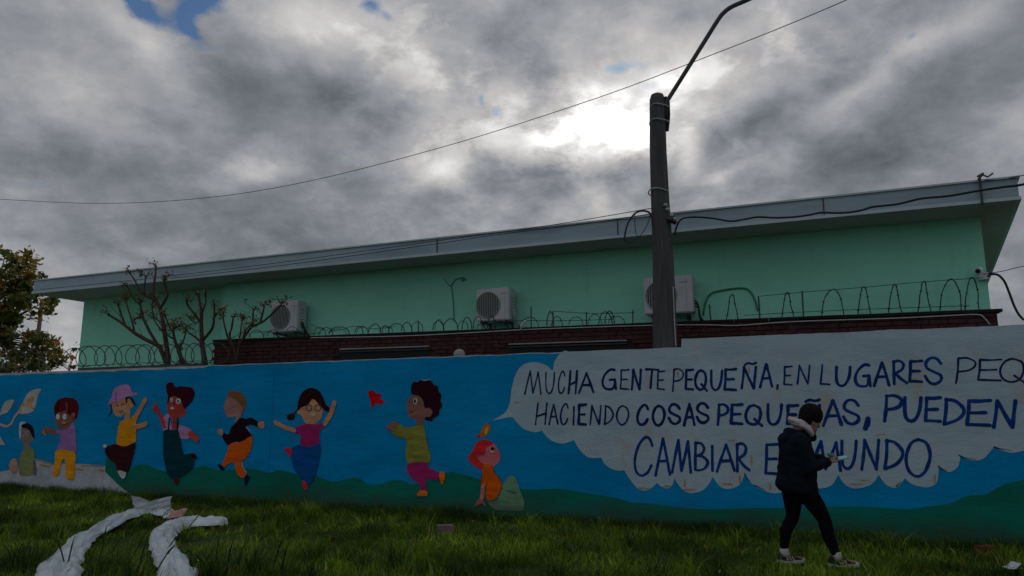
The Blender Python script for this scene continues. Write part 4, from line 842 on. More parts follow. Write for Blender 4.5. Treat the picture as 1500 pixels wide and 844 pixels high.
cable('service_cable', 'lower thin service cable from the pole along the pale roof edge', [on_Y(956, 313, y1)] + [BLD.pt(x, y, .93) for x, y in [(850, 329), (720, 345), (640, 357), (420, 388), (250, 408)]], .0065)
cable('drop_cable', 'thick wavy black cable running right from the pole past the roof corner', [on_Y(x, y, Y_) for x, y, Y_ in [(988, 345, py0 - .2), (992, 330, py0 - .25), (1000, 320, py0 - .3), (1020, 318, py0 - .35), (1045, 320, py0 - .45), (1071, 324, py0 - .55), (1092, 321, py0 - .7), (1110, 318, py0 - .8), (1135, 319, py0 - .95), (1162, 318, py0 - 1.1), (1185, 315, py0 - 1.2), (1203, 311.5, py0 - 1.3), (1225, 312, py0 - 1.45), (1245, 311, py0 - 1.6), (1262, 308, py0 - 1.7), (1280, 303, py0 - 1.8), (1315, 299, py0 - 2), (1349, 291, py0 - 2.2), (1390, 287, py0 - 2.5), (1436, 279, py0 - 2.7), (1470, 274, py0 - 2.9), (1520, 266, py0 - 3.1), (1750, 215, py0 - 4)]], .016)
cable('cable_loop', 'black cable loop hanging on the left side of the lamp pole', [on_Y(x, y, py0 - .22) for x, y in [(956, 330), (955, 318), (950, 311), (940, 309), (930, 313), (921, 325), (916, 340), (915, 352)]], .016)
cable('cable_loop', 'faint thin wire loop below the thicker loop left of the pole', [on_Y(x, y, py0 - .2) for x, y in [(915, 352), (920, 355), (930, 352), (942, 340), (950, 325), (953, 312)]], .007)
cable('thin_wire', 'thin wire hanging down from the service cables left of the pole', [on_Y(x, y, py0 - .2) for x, y in [(930, 313), (930, 325), (931, 340), (934, 346)]], .006)
cable('looped_cable', 'black cable hooping down behind the right end of the wall', [BLD.pt(x, y, .1) for x, y in [(1447, 405), (1452, 402), (1462, 403), (1471, 412), (1478, 428), (1486, 449), (1495, 464), (1506, 470), (1540, 472)]], .018)
cable('thin_wire', 'thin wire leaving the right roof corner towards the sky', [BLD.pt(x, y, .1) for x, y in [(1440, 402), (1470, 397), (1500, 390), (1600, 372)]], .006)
cable('thin_wire', 'thin wire from the roof bracket past the top right corner of the roof', [BLD.pt(x, y, .88) for x, y in [(1442, 264), (1470, 263), (1500, 257), (1620, 240)]], .007)

# ------------------------------------------------------------ bare pollarded trees behind the wall
def cpx(p): return (p[0] / 3.75, 340 + p[1] / 3.75)
def bare_tree(label, stems, d, seed):
    rg = random.Random(seed); tr_ = MB(); crown = MB(); lf = MB(); K = .0025
    x0, y0 = cpx(stems[0][0][0]); b0 = WALL.pt(x0, y0, d); root = empty('bare_tree', (b0.x, b0.y, 0), label, 'tree', 'bare pruned trees behind the painted wall')
    for i, (path, w0, w1) in enumerate(stems):
        dd = d + rg.uniform(-.25, .2) if i else d
        P = []; n = len(path)
        for j, p in enumerate(path):
            x, y = cpx(p); P.append(WALL.pt(x, y, d + (dd - d) * j / n))
        P = [Vector(p) for p in spline(P, 4)]; m = len(P)
        rad = [(w0 + (w1 - w0) * j / (m - 1)) * K * (1 + .14 * noise.noise(Vector((j * .9, i, seed)))) for j in range(m)]
        if i == 0 or w0 > 21: P = [Vector((P[0].x, P[0].y, 0)), Vector((P[0].x, P[0].y, 1.2))] + P; rad = [rad[0] * 1.5, rad[0] * 1.2] + rad
        (tr_ if w0 > 17 else crown).tube(P, rad, 8)
        tip = P[-1]
        crown.ell(tip, (w1 * K * 1.5,) * 3, nu=8, nv=5)
        for _ in range(rg.randint(3, 6)):        # short shoots and a few dry leaves at the knuckles
            dv = Vector((rg.uniform(-1, 1), rg.uniform(-1, 1), rg.uniform(.0, 1.2))).normalized(); L_ = rg.uniform(.08, .24)
            e_ = tip + dv * L_; crown.tube([tip, tip + dv * L_ * .5 + Vector((0, 0, .01)), e_], [.008, .006, .003], 4)
            for _ in range(rg.randint(4, 9)):
                c = tip + dv * L_ * rg.uniform(.2, 1.15) + Vector((rg.uniform(-.05, .05), rg.uniform(-.05, .05), rg.uniform(-.06, .05)))
                a = Vector((rg.uniform(-1, 1), rg.uniform(-1, 1), rg.uniform(-1, 1))).normalized(); q = a.cross(Vector((.3, .5, .8))).normalized(); s = rg.uniform(.02, .045)
                lf.add([c - a * s, c + q * s * .6, c + a * s, c - q * s * .6], [(0, 1, 2, 3)])
        for j in range(3, m - 2, 4):
            for _ in range(rg.randint(0, 2)):
                dv = Vector((rg.uniform(-1, 1), rg.uniform(-1, 1), rg.uniform(.2, 1.3))).normalized(); L_ = rg.uniform(.08, .34)
                m1_ = P[j] + dv * L_ * .5 + Vector((rg.uniform(-.02, .02), 0, rg.uniform(-.01, .03)))
                crown.tube([P[j], m1_, P[j] + dv * L_ + Vector((0, 0, L_ * .25))], [.007, .005, .003], 4)
    if not tr_.v: tr_, = (MB(),); tr_.tube([Vector((b0.x, b0.y, 0)), Vector((b0.x, b0.y, 1.5)), b0], [.05, .045, .03], 8)
    tr_.build('trunk', M['bark'], root, True); c_ = crown.build('crown', M['bark'], root, True); tag(lf.build('leaf_tuft', M['twigleaf'], c_), kind='stuff')
bare_tree('leftmost bare pruned tree with wide knuckled branches', [
    ([(925, 745), (918, 650), (905, 560), (893, 480), (880, 420), (850, 370)], 24, 14), ([(920, 735), (890, 660), (870, 625), (800, 590), (740, 555), (690, 515), (640, 480), (598, 455)], 22, 9),
    ([(850, 370), (800, 350), (768, 320), (738, 262), (712, 225)], 12, 6), ([(850, 370), (845, 300), (853, 240), (857, 190)], 12, 7), ([(880, 420), (905, 380), (922, 340), (905, 290), (903, 262)], 12, 7),
    ([(690, 515), (665, 450), (650, 405)], 9, 6), ([(740, 555), (722, 480), (700, 410), (690, 375)], 9, 5), ([(870, 625), (830, 560), (790, 480), (775, 420), (768, 375)], 14, 7), ([(745, 505), (735, 480), (770, 470)], 8, 6),
    ([(790, 345), (795, 290), (800, 245)], 9, 6), ([(893, 500), (850, 470), (835, 420)], 8, 5), ([(905, 560), (870, 520), (840, 470)], 8, 5), ([(768, 400), (740, 370), (715, 330), (700, 300)], 7, 5)], -.75, 3)
bare_tree('short forked bare tree between its two bigger neighbours', [
    ([(1000, 745), (990, 680), (965, 610), (955, 570), (950, 530)], 20, 9), ([(1030, 740), (1000, 690), (985, 645)], 14, 9), ([(985, 645), (1010, 590), (1020, 550)], 8, 5), ([(960, 590), (925, 570), (900, 545)], 9, 6), ([(955, 560), (925, 505), (908, 462)], 9, 6), ([(950, 535), (985, 515)], 9, 8)], -.6, 5)
bare_tree('upright bare pruned tree in front of the corner in the green wall', [
    ([(1130, 740), (1115, 650), (1110, 590), (1105, 500), (1108, 450), (1100, 400), (1092, 350)], 25, 8), ([(1105, 500), (1060, 440), (1030, 400), (1025, 375)], 12, 7), ([(1118, 590), (1165, 530), (1176, 470), (1178, 392)], 13, 7),
    ([(1112, 440), (1130, 390), (1128, 350)], 8, 5), ([(1112, 610), (1070, 575), (1040, 555), (1020, 530)], 10, 5), ([(1105, 480), (1075, 500), (1050, 480)], 7, 5), ([(1178, 470), (1200, 440), (1215, 430)], 6, 5)], -.85, 9)
bare_tree('low bare shrub with thin arching branches in front of the brick wall', [
    ([(1300, 720), (1285, 640), (1255, 590), (1235, 520), (1225, 465)], 11, 6), ([(1285, 640), (1262, 570), (1275, 520), (1282, 468)], 9, 5), ([(1300, 720), (1310, 640), (1340, 580), (1385, 520), (1440, 495), (1500, 445), (1545, 400)], 13, 6),
    ([(1385, 520), (1390, 470), (1392, 425)], 9, 6), ([(1430, 492), (1445, 440), (1453, 400)], 9, 5), ([(1330, 590), (1350, 540), (1372, 515)], 8, 5), ([(1310, 620), (1320, 560), (1330, 480)], 7, 5)], -.32, 13)

# leafy autumn tree at the far left
lt = empty('autumn_tree', WALL.pt(20, 500, -4) * 1, 'leafy tree turning orange at the far left above the painted wall', 'tree')
rg = random.Random(21)
LD = 22.0
def leaf_mat(name, ramp_cols):
    m = bpy.data.materials.new(name); m.use_nodes = True; t = m.node_tree; b = t.nodes['Principled BSDF']; b.inputs['Roughness'].default_value = .7
    g_ = t.nodes.new('ShaderNodeNewGeometry'); r = t.nodes.new('ShaderNodeValToRGB'); t.links.new(g_.outputs['Random Per Island'], r.inputs[0])
    el_ = r.color_ramp.elements
    while len(el_) > 1: el_.remove(el_[-1])
    el_[0].position = 0; el_[0].color = (*ramp_cols[0], 1)
    for i, c in enumerate(ramp_cols[1:]): q = el_.new((i + 1) / (len(ramp_cols) - 1)); q.color = (*c, 1)
    t.links.new(r.outputs[0], b.inputs['Base Color'])
    tl = t.nodes.new('ShaderNodeBsdfTranslucent'); t.links.new(r.outputs[0], tl.inputs[0]); ms = t.nodes.new('ShaderNodeMixShader'); ms.inputs[0].default_value = .35
    t.links.new(b.outputs[0], ms.inputs[1]); t.links.new(tl.outputs[0], ms.inputs[2]); t.links.new(ms.outputs[0], t.nodes['Material Output'].inputs[0]); return m
M_GREEN = leaf_mat('dark_green_leaf', [(.04, .075, .015), (.08, .13, .02), (.16, .19, .03), (.06, .09, .02), (.26, .22, .04)])
M_ORANGE = leaf_mat('orange_leaf', [(.40, .20, .05), (.26, .16, .04), (.44, .29, .06), (.14, .13, .03), (.34, .24, .06)])
CL = [(-30, 430, 60, 55, 1), (15, 425, 38, 38, 1), (45, 430, 30, 26, 1), (70, 440, 20, 16, 1), (25, 400, 26, 20, 1), (30, 383, 18, 10, 2), (48, 384, 10, 8, 2), (52, 404, 12, 10, 2), (12, 468, 20, 16, 1), (-40, 480, 50, 40, 1), (55, 448, 18, 12, 1),
      (15, 500, 26, 18, 1), (45, 520, 34, 22, 1), (50, 532, 36, 16, 1), (78, 532, 22, 12, 1), (-10, 450, 40, 40, 1), (60, 505, 20, 14, 1), (20, 450, 30, 22, 1), (30, 410, 32, 22, 1), (75, 525, 28, 16, 1), (78, 500, 12, 12, 2), (20, 492, 18, 12, 2), (85, 515, 16, 8, 2), (50, 500, 16, 10, 1), (0, 510, 26, 14, 2), (30, 540, 40, 12, 1), (8, 372, 8, 6, 1), (42, 370, 5, 5, 2)]
tk = MB(); hub = on_Y(2, 560, LD); hubs = []
for (x, y, rx, ry, kd) in CL: hubs.append(on_Y(x, y, LD + rg.uniform(-.7, .7)))
base_ = Vector((hub.x, LD, 0)); fork = on_Y(-12, 500, LD)
tk.tube([base_, Vector((hub.x, LD, 1.5)), Vector((hub.x - .1, LD, 2.6)), fork, on_Y(-5, 450, LD)], [.16, .13, .11, .09, .05], 8); tk.build('trunk', M['bark'], lt, True)
lm = MB()
for h_ in hubs:
    mid = fork.lerp(h_, .5) + Vector((rg.uniform(-.2, .2), rg.uniform(-.2, .2), .1)); lm.tube([tuple(p) for p in spline([fork, mid, h_], 4)], [.035 - .003 * i for i in range(9)], 5)
for mt, code, nm in ((M_GREEN, 1, 'foliage'), (M_ORANGE, 2, 'orange_foliage')):
    b = MB()
    for (x, y, rx, ry, kd), h_ in zip(CL, hubs):
        if code == 2 and kd == 1: cntl = int(rx * ry * .09)
        elif code == kd: cntl = int(rx * ry * .34) + 22
        else: continue
        # clumps
        cl_ = []
        for _ in range(max(4, int(rx * ry / 60))):
            q = Vector((rg.gauss(0, .5), rg.gauss(0, .5), rg.gauss(0, .5))); cl_.append(h_ + Vector((q.x * rx * .02, q.y * rx * .02, q.z * ry * .02)))
        for _ in range(cntl):
            c0 = rg.choice(cl_); c = c0 + Vector((rg.gauss(0, .085), rg.gauss(0, .085), rg.gauss(0, .07)))
            if rg.random() < .02: lm.tube([h_, c], [.008, .004], 3, False)
            a = Vector((rg.uniform(-1, 1), rg.uniform(-1, 1), rg.uniform(-.8, .8))).normalized(); q = a.cross(Vector((rg.random(), rg.random(), .5))).normalized(); s = rg.uniform(.06, .11)
            b.add([c - a * s, c + q * s * .6 - a * s * .1, c + a * s, c - q * s * .6 + a * s * .1], [(0, 1, 2, 3)])
    tag(b.build('crown', mt, lt), kind='stuff')
lm.build('limb', M['bark'], lt, True)
b = MB(); p0 = on_Y(50, 545, 23.6); p1 = on_Y(50.5, 438, 23.6); b.tube([Vector((p0.x, p0.y, 0)), p0, Vector((p0.x, p0.y, p1.z))], [.075, .07, .06], 10); tag(b.build('timber_post', M['oldwood'], None, True), 'slim brown timber post standing behind the autumn tree at the far left', 'post')

# ------------------------------------------------------------ crumpled plastic sheet on the grass
def sheet_mat():
    m = mat('crumpled_plastic_film', (.56, .62, .66), .32, .10, 6, .35, 16, .4, dirt=(.36, .37, .35), dirt_amt=.5, dirt_scale=5); return m
MS = sheet_mat()
SHEETS = []
def sheet(name, label, pxs, widths, hgt, seed, tilt=0.0):
    P = [on_ground(x, y) for x, y in pxs]; P = [Vector(p) for p in spline(P, 9)]; n = len(P)
    W_ = [widths[min(int(i / (n - 1) * (len(widths) - 1)), len(widths) - 2)] + (widths[min(int(i / (n - 1) * (len(widths) - 1)) + 1, len(widths) - 1)] - widths[min(int(i / (n - 1) * (len(widths) - 1)), len(widths) - 2)]) * ((i / (n - 1) * (len(widths) - 1)) % 1 if i < n - 1 else 1) for i in range(n)]
    vs = []; k = 34
    SHEETS.extend((p.x, p.y, w_ * .46) for p, w_ in zip(P, W_))
    for i, p in enumerate(P):
        t = (P[min(i + 1, n - 1)] - P[max(i - 1, 0)]).normalized(); sd_ = Vector((-t.y, t.x, 0))
        for j in range(k):
            a = j / (k - 1) * 2 - 1
            q = p + sd_ * a * W_[i] / 2 * (1 + .22 * noise.noise(Vector((i * .45, seed + (3 if a > 0 else 0), 0))) + .10 * noise.noise(Vector((i * 1.7, seed + (3 if a > 0 else 0), 5))))
            prof = max(0, 1 - a * a) ** .55
            z = .06 + hgt * prof * (1 + .5 * noise.noise(Vector((i * .25, seed + 2, 0))))
            L_ = i * .07
            v1 = Vector((L_ * 1.6 + seed, a * W_[i] * 7, seed)); v2 = Vector((L_ * 5, a * W_[i] * 11 + L_ * 3, seed + 5)); v3 = Vector((L_ * 12, a * W_[i] * 26 - L_ * 8, seed + 9))
            rg_ = lambda v: 1 - abs(noise.noise(v)) * 3.2
            z += (.036 * rg_(v1 * .62) + .020 * rg_(v2 * .55) + .007 * rg_(v3 * .5)) * (.25 + .75 * prof)
            ends = min(1, (i + .6) / 2.5, (n - i - .4) / 2.5)
            q = q + Vector((.03 * noise.noise(v2 * 1.3), .03 * noise.noise(v2 * 1.5 + Vector((4, 0, 0))), 0))
            vs.append(Vector((q.x, q.y, .02 + (z - .02) * max(ends, .3))))
    b = MB(); b.add(vs, [(i * k + j, i * k + j + 1, (i + 1) * k + j + 1, (i + 1) * k + j) for i in range(n - 1) for j in range(k - 1)])
    o = b.build(name, MS, None, True); return tag(o, label, 'plastic sheet', 'crumpled plastic strips on the grass')
sheet('plastic_sheet', 'left arm of crumpled white plastic curving up to a ragged point on the grass', [(72, 880), (84, 850), (100, 822), (118, 801), (142, 785), (170, 770), (198, 759), (228, 756), (252, 762)], [.38, .38, .34, .28, .27, .30, .36, .42, .25], .05, 3)
sheet('plastic_sheet', 'right arm of crumpled white plastic bending down towards the camera', [(268, 890), (260, 856), (248, 830), (238, 808), (240, 791), (256, 780), (280, 774), (305, 774), (330, 774)], [.34, .33, .31, .28, .32, .40, .52, .56, .2], .06, 8)
# raised ragged corner and the pinkish torn scrap where the two arms meet
b = MB(); c = on_ground(225, 758)
vs = []; 
for i in range(9):
    for j in range(7):
        x = i / 8; y = j / 6; h_ = (.22 + .10 * abs(x - .52) * 2) * y
        vs.append(c + Vector((-.35 + .62 * x + .04 * noise.noise(Vector((i, j, 0)) * .7), .05 - .10 * y + .05 * noise.noise(Vector((i * .6, j * .6, 3))), .08 + h_ * .8 + .03 * noise.noise(Vector((i * .8, j * .8, 9))))))
b.add(vs, [(i * 7 + j, i * 7 + j + 1, (i + 1) * 7 + j + 1, (i + 1) * 7 + j) for i in range(8) for j in range(6)])
tag(b.build('plastic_flap', MS), 'upright torn plastic flap with two points between the strips', 'plastic sheet')
b = MB(); c = on_ground(260, 764); vs = []
for i in range(6):
    for j in range(4): vs.append(c + Vector((-.12 + .05 * i, -.10 + .04 * j, .05 + .035 * j + .01 * i + .03 * noise.noise(Vector((i * .9, j * .9, 1))))))
b.add(vs, [(i * 4 + j, i * 4 + j + 1, (i + 1) * 4 + j + 1, (i + 1) * 4 + j) for i in range(5) for j in range(3)])
tag(b.build('paper_scrap', mat('pink_scrap', (.42, .24, .20), .8, .15, 6, .2, 30, .2)), 'pinkish scrap lying where the two plastic strips meet', 'scrap')
def lump(name, label, px, py, dims, m, z=.05):
    bm = bmesh.new(); bmesh.ops.create_cube(bm, size=1); bmesh.ops.subdivide_edges(bm, edges=bm.edges[:], cuts=3, use_grid_fill=True)
    for v in bm.verts: v.co += Vector([.035 * noise.noise(v.co * 4 + Vector((px, k, 0))) for k in range(3)])
    p = on_ground(px, py); bm.transform(Matrix.Translation((p.x, p.y, z)) @ Matrix.Rotation(.25, 4, 'Z') @ Matrix.Diagonal((*dims, 1)))
    me = bpy.data.meshes.new(name); bm.to_mesh(me); bm.free(); return tag(link(name, me, m), label, 'brick' if 'brick' in name else 'stone')
lump('loose_brick', 'pale hollow brick lying in the grass below the reaching child', 652, 783, (.22, .12, .11), mat('pale_brick', (.20, .15, .14), .9, .25, 9, .4, 40, .1), .07)
lump('loose_brick', 'half buried reddish brick in the grass at the far right', 1446, 812, (.22, .12, .09), mat('red_brick', (.13, .05, .038), .9, .25, 9, .4, 40, .1), .05)
b = MB(); c = on_ground(1496, 848); vs = [c + Vector((x * .06 - .1, y * .05, .09 + .05 * noise.noise(Vector((x, y, 2))) + .05 * (x == 2))) for x in range(5) for y in range(4)]
b.add(vs, [(i * 4 + j, i * 4 + j + 1, (i + 1) * 4 + j + 1, (i + 1) * 4 + j) for i in range(4) for j in range(3)]); tag(b.build('litter', MS), 'small piece of white litter in the bottom right corner', 'litter')

# ------------------------------------------------------------ the passer-by
def remesh(mb, name, mt, parent, vox, smooth=6, disp=None):
    me = mb.mesh(name); o = bpy.data.objects.new(name, me); COL.objects.link(o)
    rm = o.modifiers.new('r', 'REMESH'); rm.mode = 'VOXEL'; rm.voxel_size = vox
    if smooth: sm = o.modifiers.new('s', 'SMOOTH'); sm.factor = .5; sm.iterations = smooth
    dg = bpy.context.evaluated_depsgraph_get(); dg.update()
    m2 = bpy.data.meshes.new_from_object(o.evaluated_get(dg)); m2.name = name; bpy.data.objects.remove(o); bpy.data.meshes.remove(me)
    if disp:
        nv = len(m2.vertices)
        no = [v.normal.copy() for v in m2.vertices]
        for v, nn in zip(m2.vertices, no): v.co += nn * disp(v.co)
    m2.materials.clear()
    return link(name, m2, mt, parent, True)
PY = 8.25
Pp = lambda x, y, dy=0.0: on_Y(x, y, PY) + Vector((0, dy, 0))
person = empty('person', (3.27, PY, 0), 'person in dark jacket and black beanie walking past the wall, looking down at one hand', 'person')
skin = mat('skin', (.34, .19, .14), .55, .08, 20, 0, 40, .3)
def chain(mb, pts, rad, k=12):
    P = [Vector(p) for p in pts]; mb.tube(P, rad, k)
    mb.ell(P[0], (rad[0],) * 3, nu=k, nv=8); mb.ell(P[-1], (rad[-1],) * 3, nu=k, nv=8)
# joints measured in the photograph; near side = -Y (towards the camera)
neck = Pp(1170, 634); headc = Pp(1189, 616.5); pelvis = Pp(1170, 718); chest = Pp(1166, 662)
sh_n = Pp(1164, 646, -.17); sh_f = Pp(1168, 646, .17); el_n = Pp(1172, 684, -.24); el_f = Pp(1180, 684, .2); wr_n = Pp(1207, 676, -.12); wr_f = Pp(1210, 672, .06)
hp_b = Pp(1164, 722, .08); kn_b = Pp(1166, 760, .10); an_b = Pp(1154, 806, .10)      # rear leg, far side
hp_f = Pp(1178, 722, -.08); kn_f = Pp(1203, 760, -.08); an_f = Pp(1219, 814, -.12)
gnd = lambda v: v
b = MB()
tilt = Matrix.Rotation(R(28), 3, 'Y')
b.ell(headc, (.088, .075, .112), tilt, 20, 14)
fwd = (tilt @ Vector((1, 0, 0))); dn = (tilt @ Vector((0, 0, -1)))
b.ell(headc + fwd * .03 + dn * .065, (.062, .055, .058), tilt, 14, 10)          # jaw
b.ell(headc + fwd * .094 + dn * .018, (.018, .013, .022), tilt, 8, 6)            # nose
b.ell(headc + fwd * .083 + dn * .062, (.012, .022, .008), tilt, 8, 6)            # lips
b.ell(headc + fwd * .078 + dn * .098, (.018, .022, .016), tilt, 8, 6)            # chin
for sgn in (-1, 1):
    b.ell(headc + Vector((0, sgn * .076, 0)) + dn * .015 - fwd * .005, (.018, .01, .03), tilt, 8, 6)
    b.ell(headc + fwd * .077 - dn * .022 + Vector((0, sgn * .03, 0)), (.016, .022, .008), tilt, 8, 6)   # brows
chain(b, [neck + Vector((-.01, 0, -.04)), neck + Vector((.03, 0, .06)), headc + dn * .05], [.062, .055, .055])
b.ell(chest, (.12, .17, .22)); b.ell(Pp(1166, 695), (.11, .15, .16)); b.ell(pelvis, (.125, .16, .12))
chain(b, [sh_n, el_n, wr_n], [.05, .042, .028]); chain(b, [sh_f, el_f, wr_f], [.05, .042, .028])
chain(b, [hp_b, (hp_b + kn_b) / 2 + Vector((.01, 0, 0)), kn_b, (kn_b + an_b) / 2 + Vector((-.03, 0, .02)), an_b], [.075, .065, .048, .045, .034])
chain(b, [hp_f, (hp_f + kn_f) / 2 + Vector((.01, 0, 0)), kn_f, (kn_f + an_f) / 2 + Vector((-.02, 0, .02)), an_f], [.075, .065, .048, .045, .034])
for an, toe in ((an_b, Vector((.17, 0, -.02))), (an_f, Vector((.19, 0, -.03)))):
    chain(b, [an, Vector((an.x + .05, an.y, .06)), Vector((an.x + toe.x, an.y, .045))], [.036, .035, .028])
def hand(b, wr, dirv, side, up):
    dirv = dirv.normalized(); lat = dirv.cross(up).normalized() * side; up = lat.cross(dirv).normalized() * side
    palm = wr + dirv * .05
    for k in range(4): chain(b, [wr + lat * (.010 * (k - 1.5)), palm + lat * (.019 * (k - 1.5))], [.016, .0135], 8)
    for k, ln in enumerate((.062, .072, .068, .052)):
        r0 = palm + lat * (.019 * (k - 1.5)) + dirv * .012
        p1 = r0 + dirv * ln * .45 - up * .006; p2 = p1 + dirv * ln * .25 + up * (.018 + .004 * k); p3 = p2 + dirv * ln * .02 + up * .024
        chain(b, [r0, p1, p2, p3], [.0095, .009, .0083, .0072], 7)
    t0 = wr + dirv * .025 - lat * .028; t1 = t0 + dirv * .03 - lat * .016 + up * .018; t2 = t1 + dirv * .026 + lat * .006 + up * .010
    chain(b, [t0, t1, t2], [.0125, .0105, .0085], 7)
hand(b, wr_n, Vector((1, .22, .12)), 1, Vector((0, 0, 1)))
hand(b, wr_f, Vector((1, -.25, .05)), -1, Vector((0, 0, 1)))
remesh(b, 'body', skin, person, .0055, 2)
# jacket
jack = mat('navy_padded_jacket', (.006, .010, .017), .85, .2, 5, .5, 40, .08)
b = MB()
J = lambda x, y, rx, ry, rz, dy=0: b.ell(Pp(x, y, dy), (rx, ry, rz), None, 18, 12)
secs = [(1167, 630, .05, .08), (1166, 634, .09, .14), (1165, 641, .13, .19), (1164, 650, .165, .215), (1166, 662, .175, .222), (1167, 676, .185, .222), (1167, 690, .192, .225), (1167, 702, .205, .23), (1166, 711, .215, .23), (1169, 719, .195, .225), (1172, 724, .165, .20)]
b.loft([(Pp(x, y), rx, ry) for x, y, rx, ry in secs])
chain(b, [sh_n, el_n, wr_n + Vector((-.03, 0, 0))], [.092, .085, .055]); chain(b, [sh_f, el_f, wr_f + Vector((-.03, 0, 0))], [.092, .08, .055])
J(1157, 634, .07, .11, .06); J(1149, 645, .06, .11, .08)                       # hood hanging at the nape
J(1188, 640, .05, .08, .055)                                                      # collar under the chin
wr_fold = lambda co: .012 * (1 - abs(noise.noise(Vector((co.x * 6 + co.z * 5, co.y * 6, co.z * 9)))) * 3) * .5 + .010 * noise.noise(Vector((co.x * 9, co.y * 7, co.z * 9))) + .006 * noise.noise(Vector((co.x * 22, co.y * 22, co.z * 22)))
remesh(b, 'jacket', jack, person, .011, 12, wr_fold)
M_CUFF = mat('black_cuff', (.008, .008, .010), .9, .1, 9, .2, 80, .1)
for wr, el in ((wr_n, el_n), (wr_f, el_f)):
    b = MB(); d_ = (wr - el).normalized(); c = wr - d_ * .01; b.tube([c - d_ * .035, c, c + d_ * .012], [.052, .046, .040], 14)
    b.build('cuff', M_CUFF, person, True)
# trousers
trou = mat('black_leggings', (.006, .006, .009), .9, .15, 8, .3, 60, .06)
b = MB(); b.ell(pelvis, (.145, .175, .14), None, 18, 12)
chain(b, [hp_b, (hp_b + kn_b) / 2 + Vector((.01, 0, 0)), kn_b, (kn_b + an_b) / 2 + Vector((-.03, 0, .02)), an_b + Vector((0, 0, .02))], [.108, .092, .070, .066, .044], 14)
chain(b, [hp_f, (hp_f + kn_f) / 2 + Vector((.01, 0, 0)), kn_f, (kn_f + an_f) / 2 + Vector((-.02, 0, .02)), an_f + Vector((0, 0, .02))], [.112, .094, .072, .068, .044], 14)
remesh(b, 'trousers', trou, person, .010, 4, lambda co: .004 * noise.noise(Vector((co.x * 12, co.y * 12, co.z * 30))))
# beanie, scarf
b = MB(); hb = Pp(1188, 607); b.ell(hb, (.128, .112, .122), tilt, 22, 14); b.ell(Pp(1182, 613), (.095, .095, .09), tilt, 20, 12)
knit = mat('black_knit', (.012, .010, .012), .95, .3, 60, .6, 160, .1, stretch=(1, 1, .3))
remesh(b, 'beanie', knit, person, .008, 4, lambda co: .002 * math.sin((co - headc).dot(dn) * 260))
b = MB(); k = 26; P = []
for i in range(k + 1):
    q = 2 * math.pi * i / k; P.append(neck + Vector((.034 + .098 * math.cos(q), .095 * math.sin(q), .055 - .066 * math.cos(q) + .006 * math.sin(3 * q))))
b.tube(P, [.030] * (k + 1), 10, False)
P2 = [p + Vector((.012, 0, .040)) + (neck - p) * .14 for p in P]; b.tube(P2, [.026] * (k + 1), 10, False)
P3 = [p + Vector((-.02, 0, .03)) + (neck - p) * .05 for p in P]; b.tube(P3, [.026] * (k + 1), 10, False)
scarf = mat('pale_pink_scarf', (.50, .43, .44), .95, .15, 14, .5, 60, .1)
remesh(b, 'scarf', scarf, person, .007, 1, lambda co: .011 * noise.noise(Vector((co.x * 14, co.y * 12, co.z * 26))) + .006 * noise.noise(Vector((co.x * 50, co.y * 50, co.z * 60))))
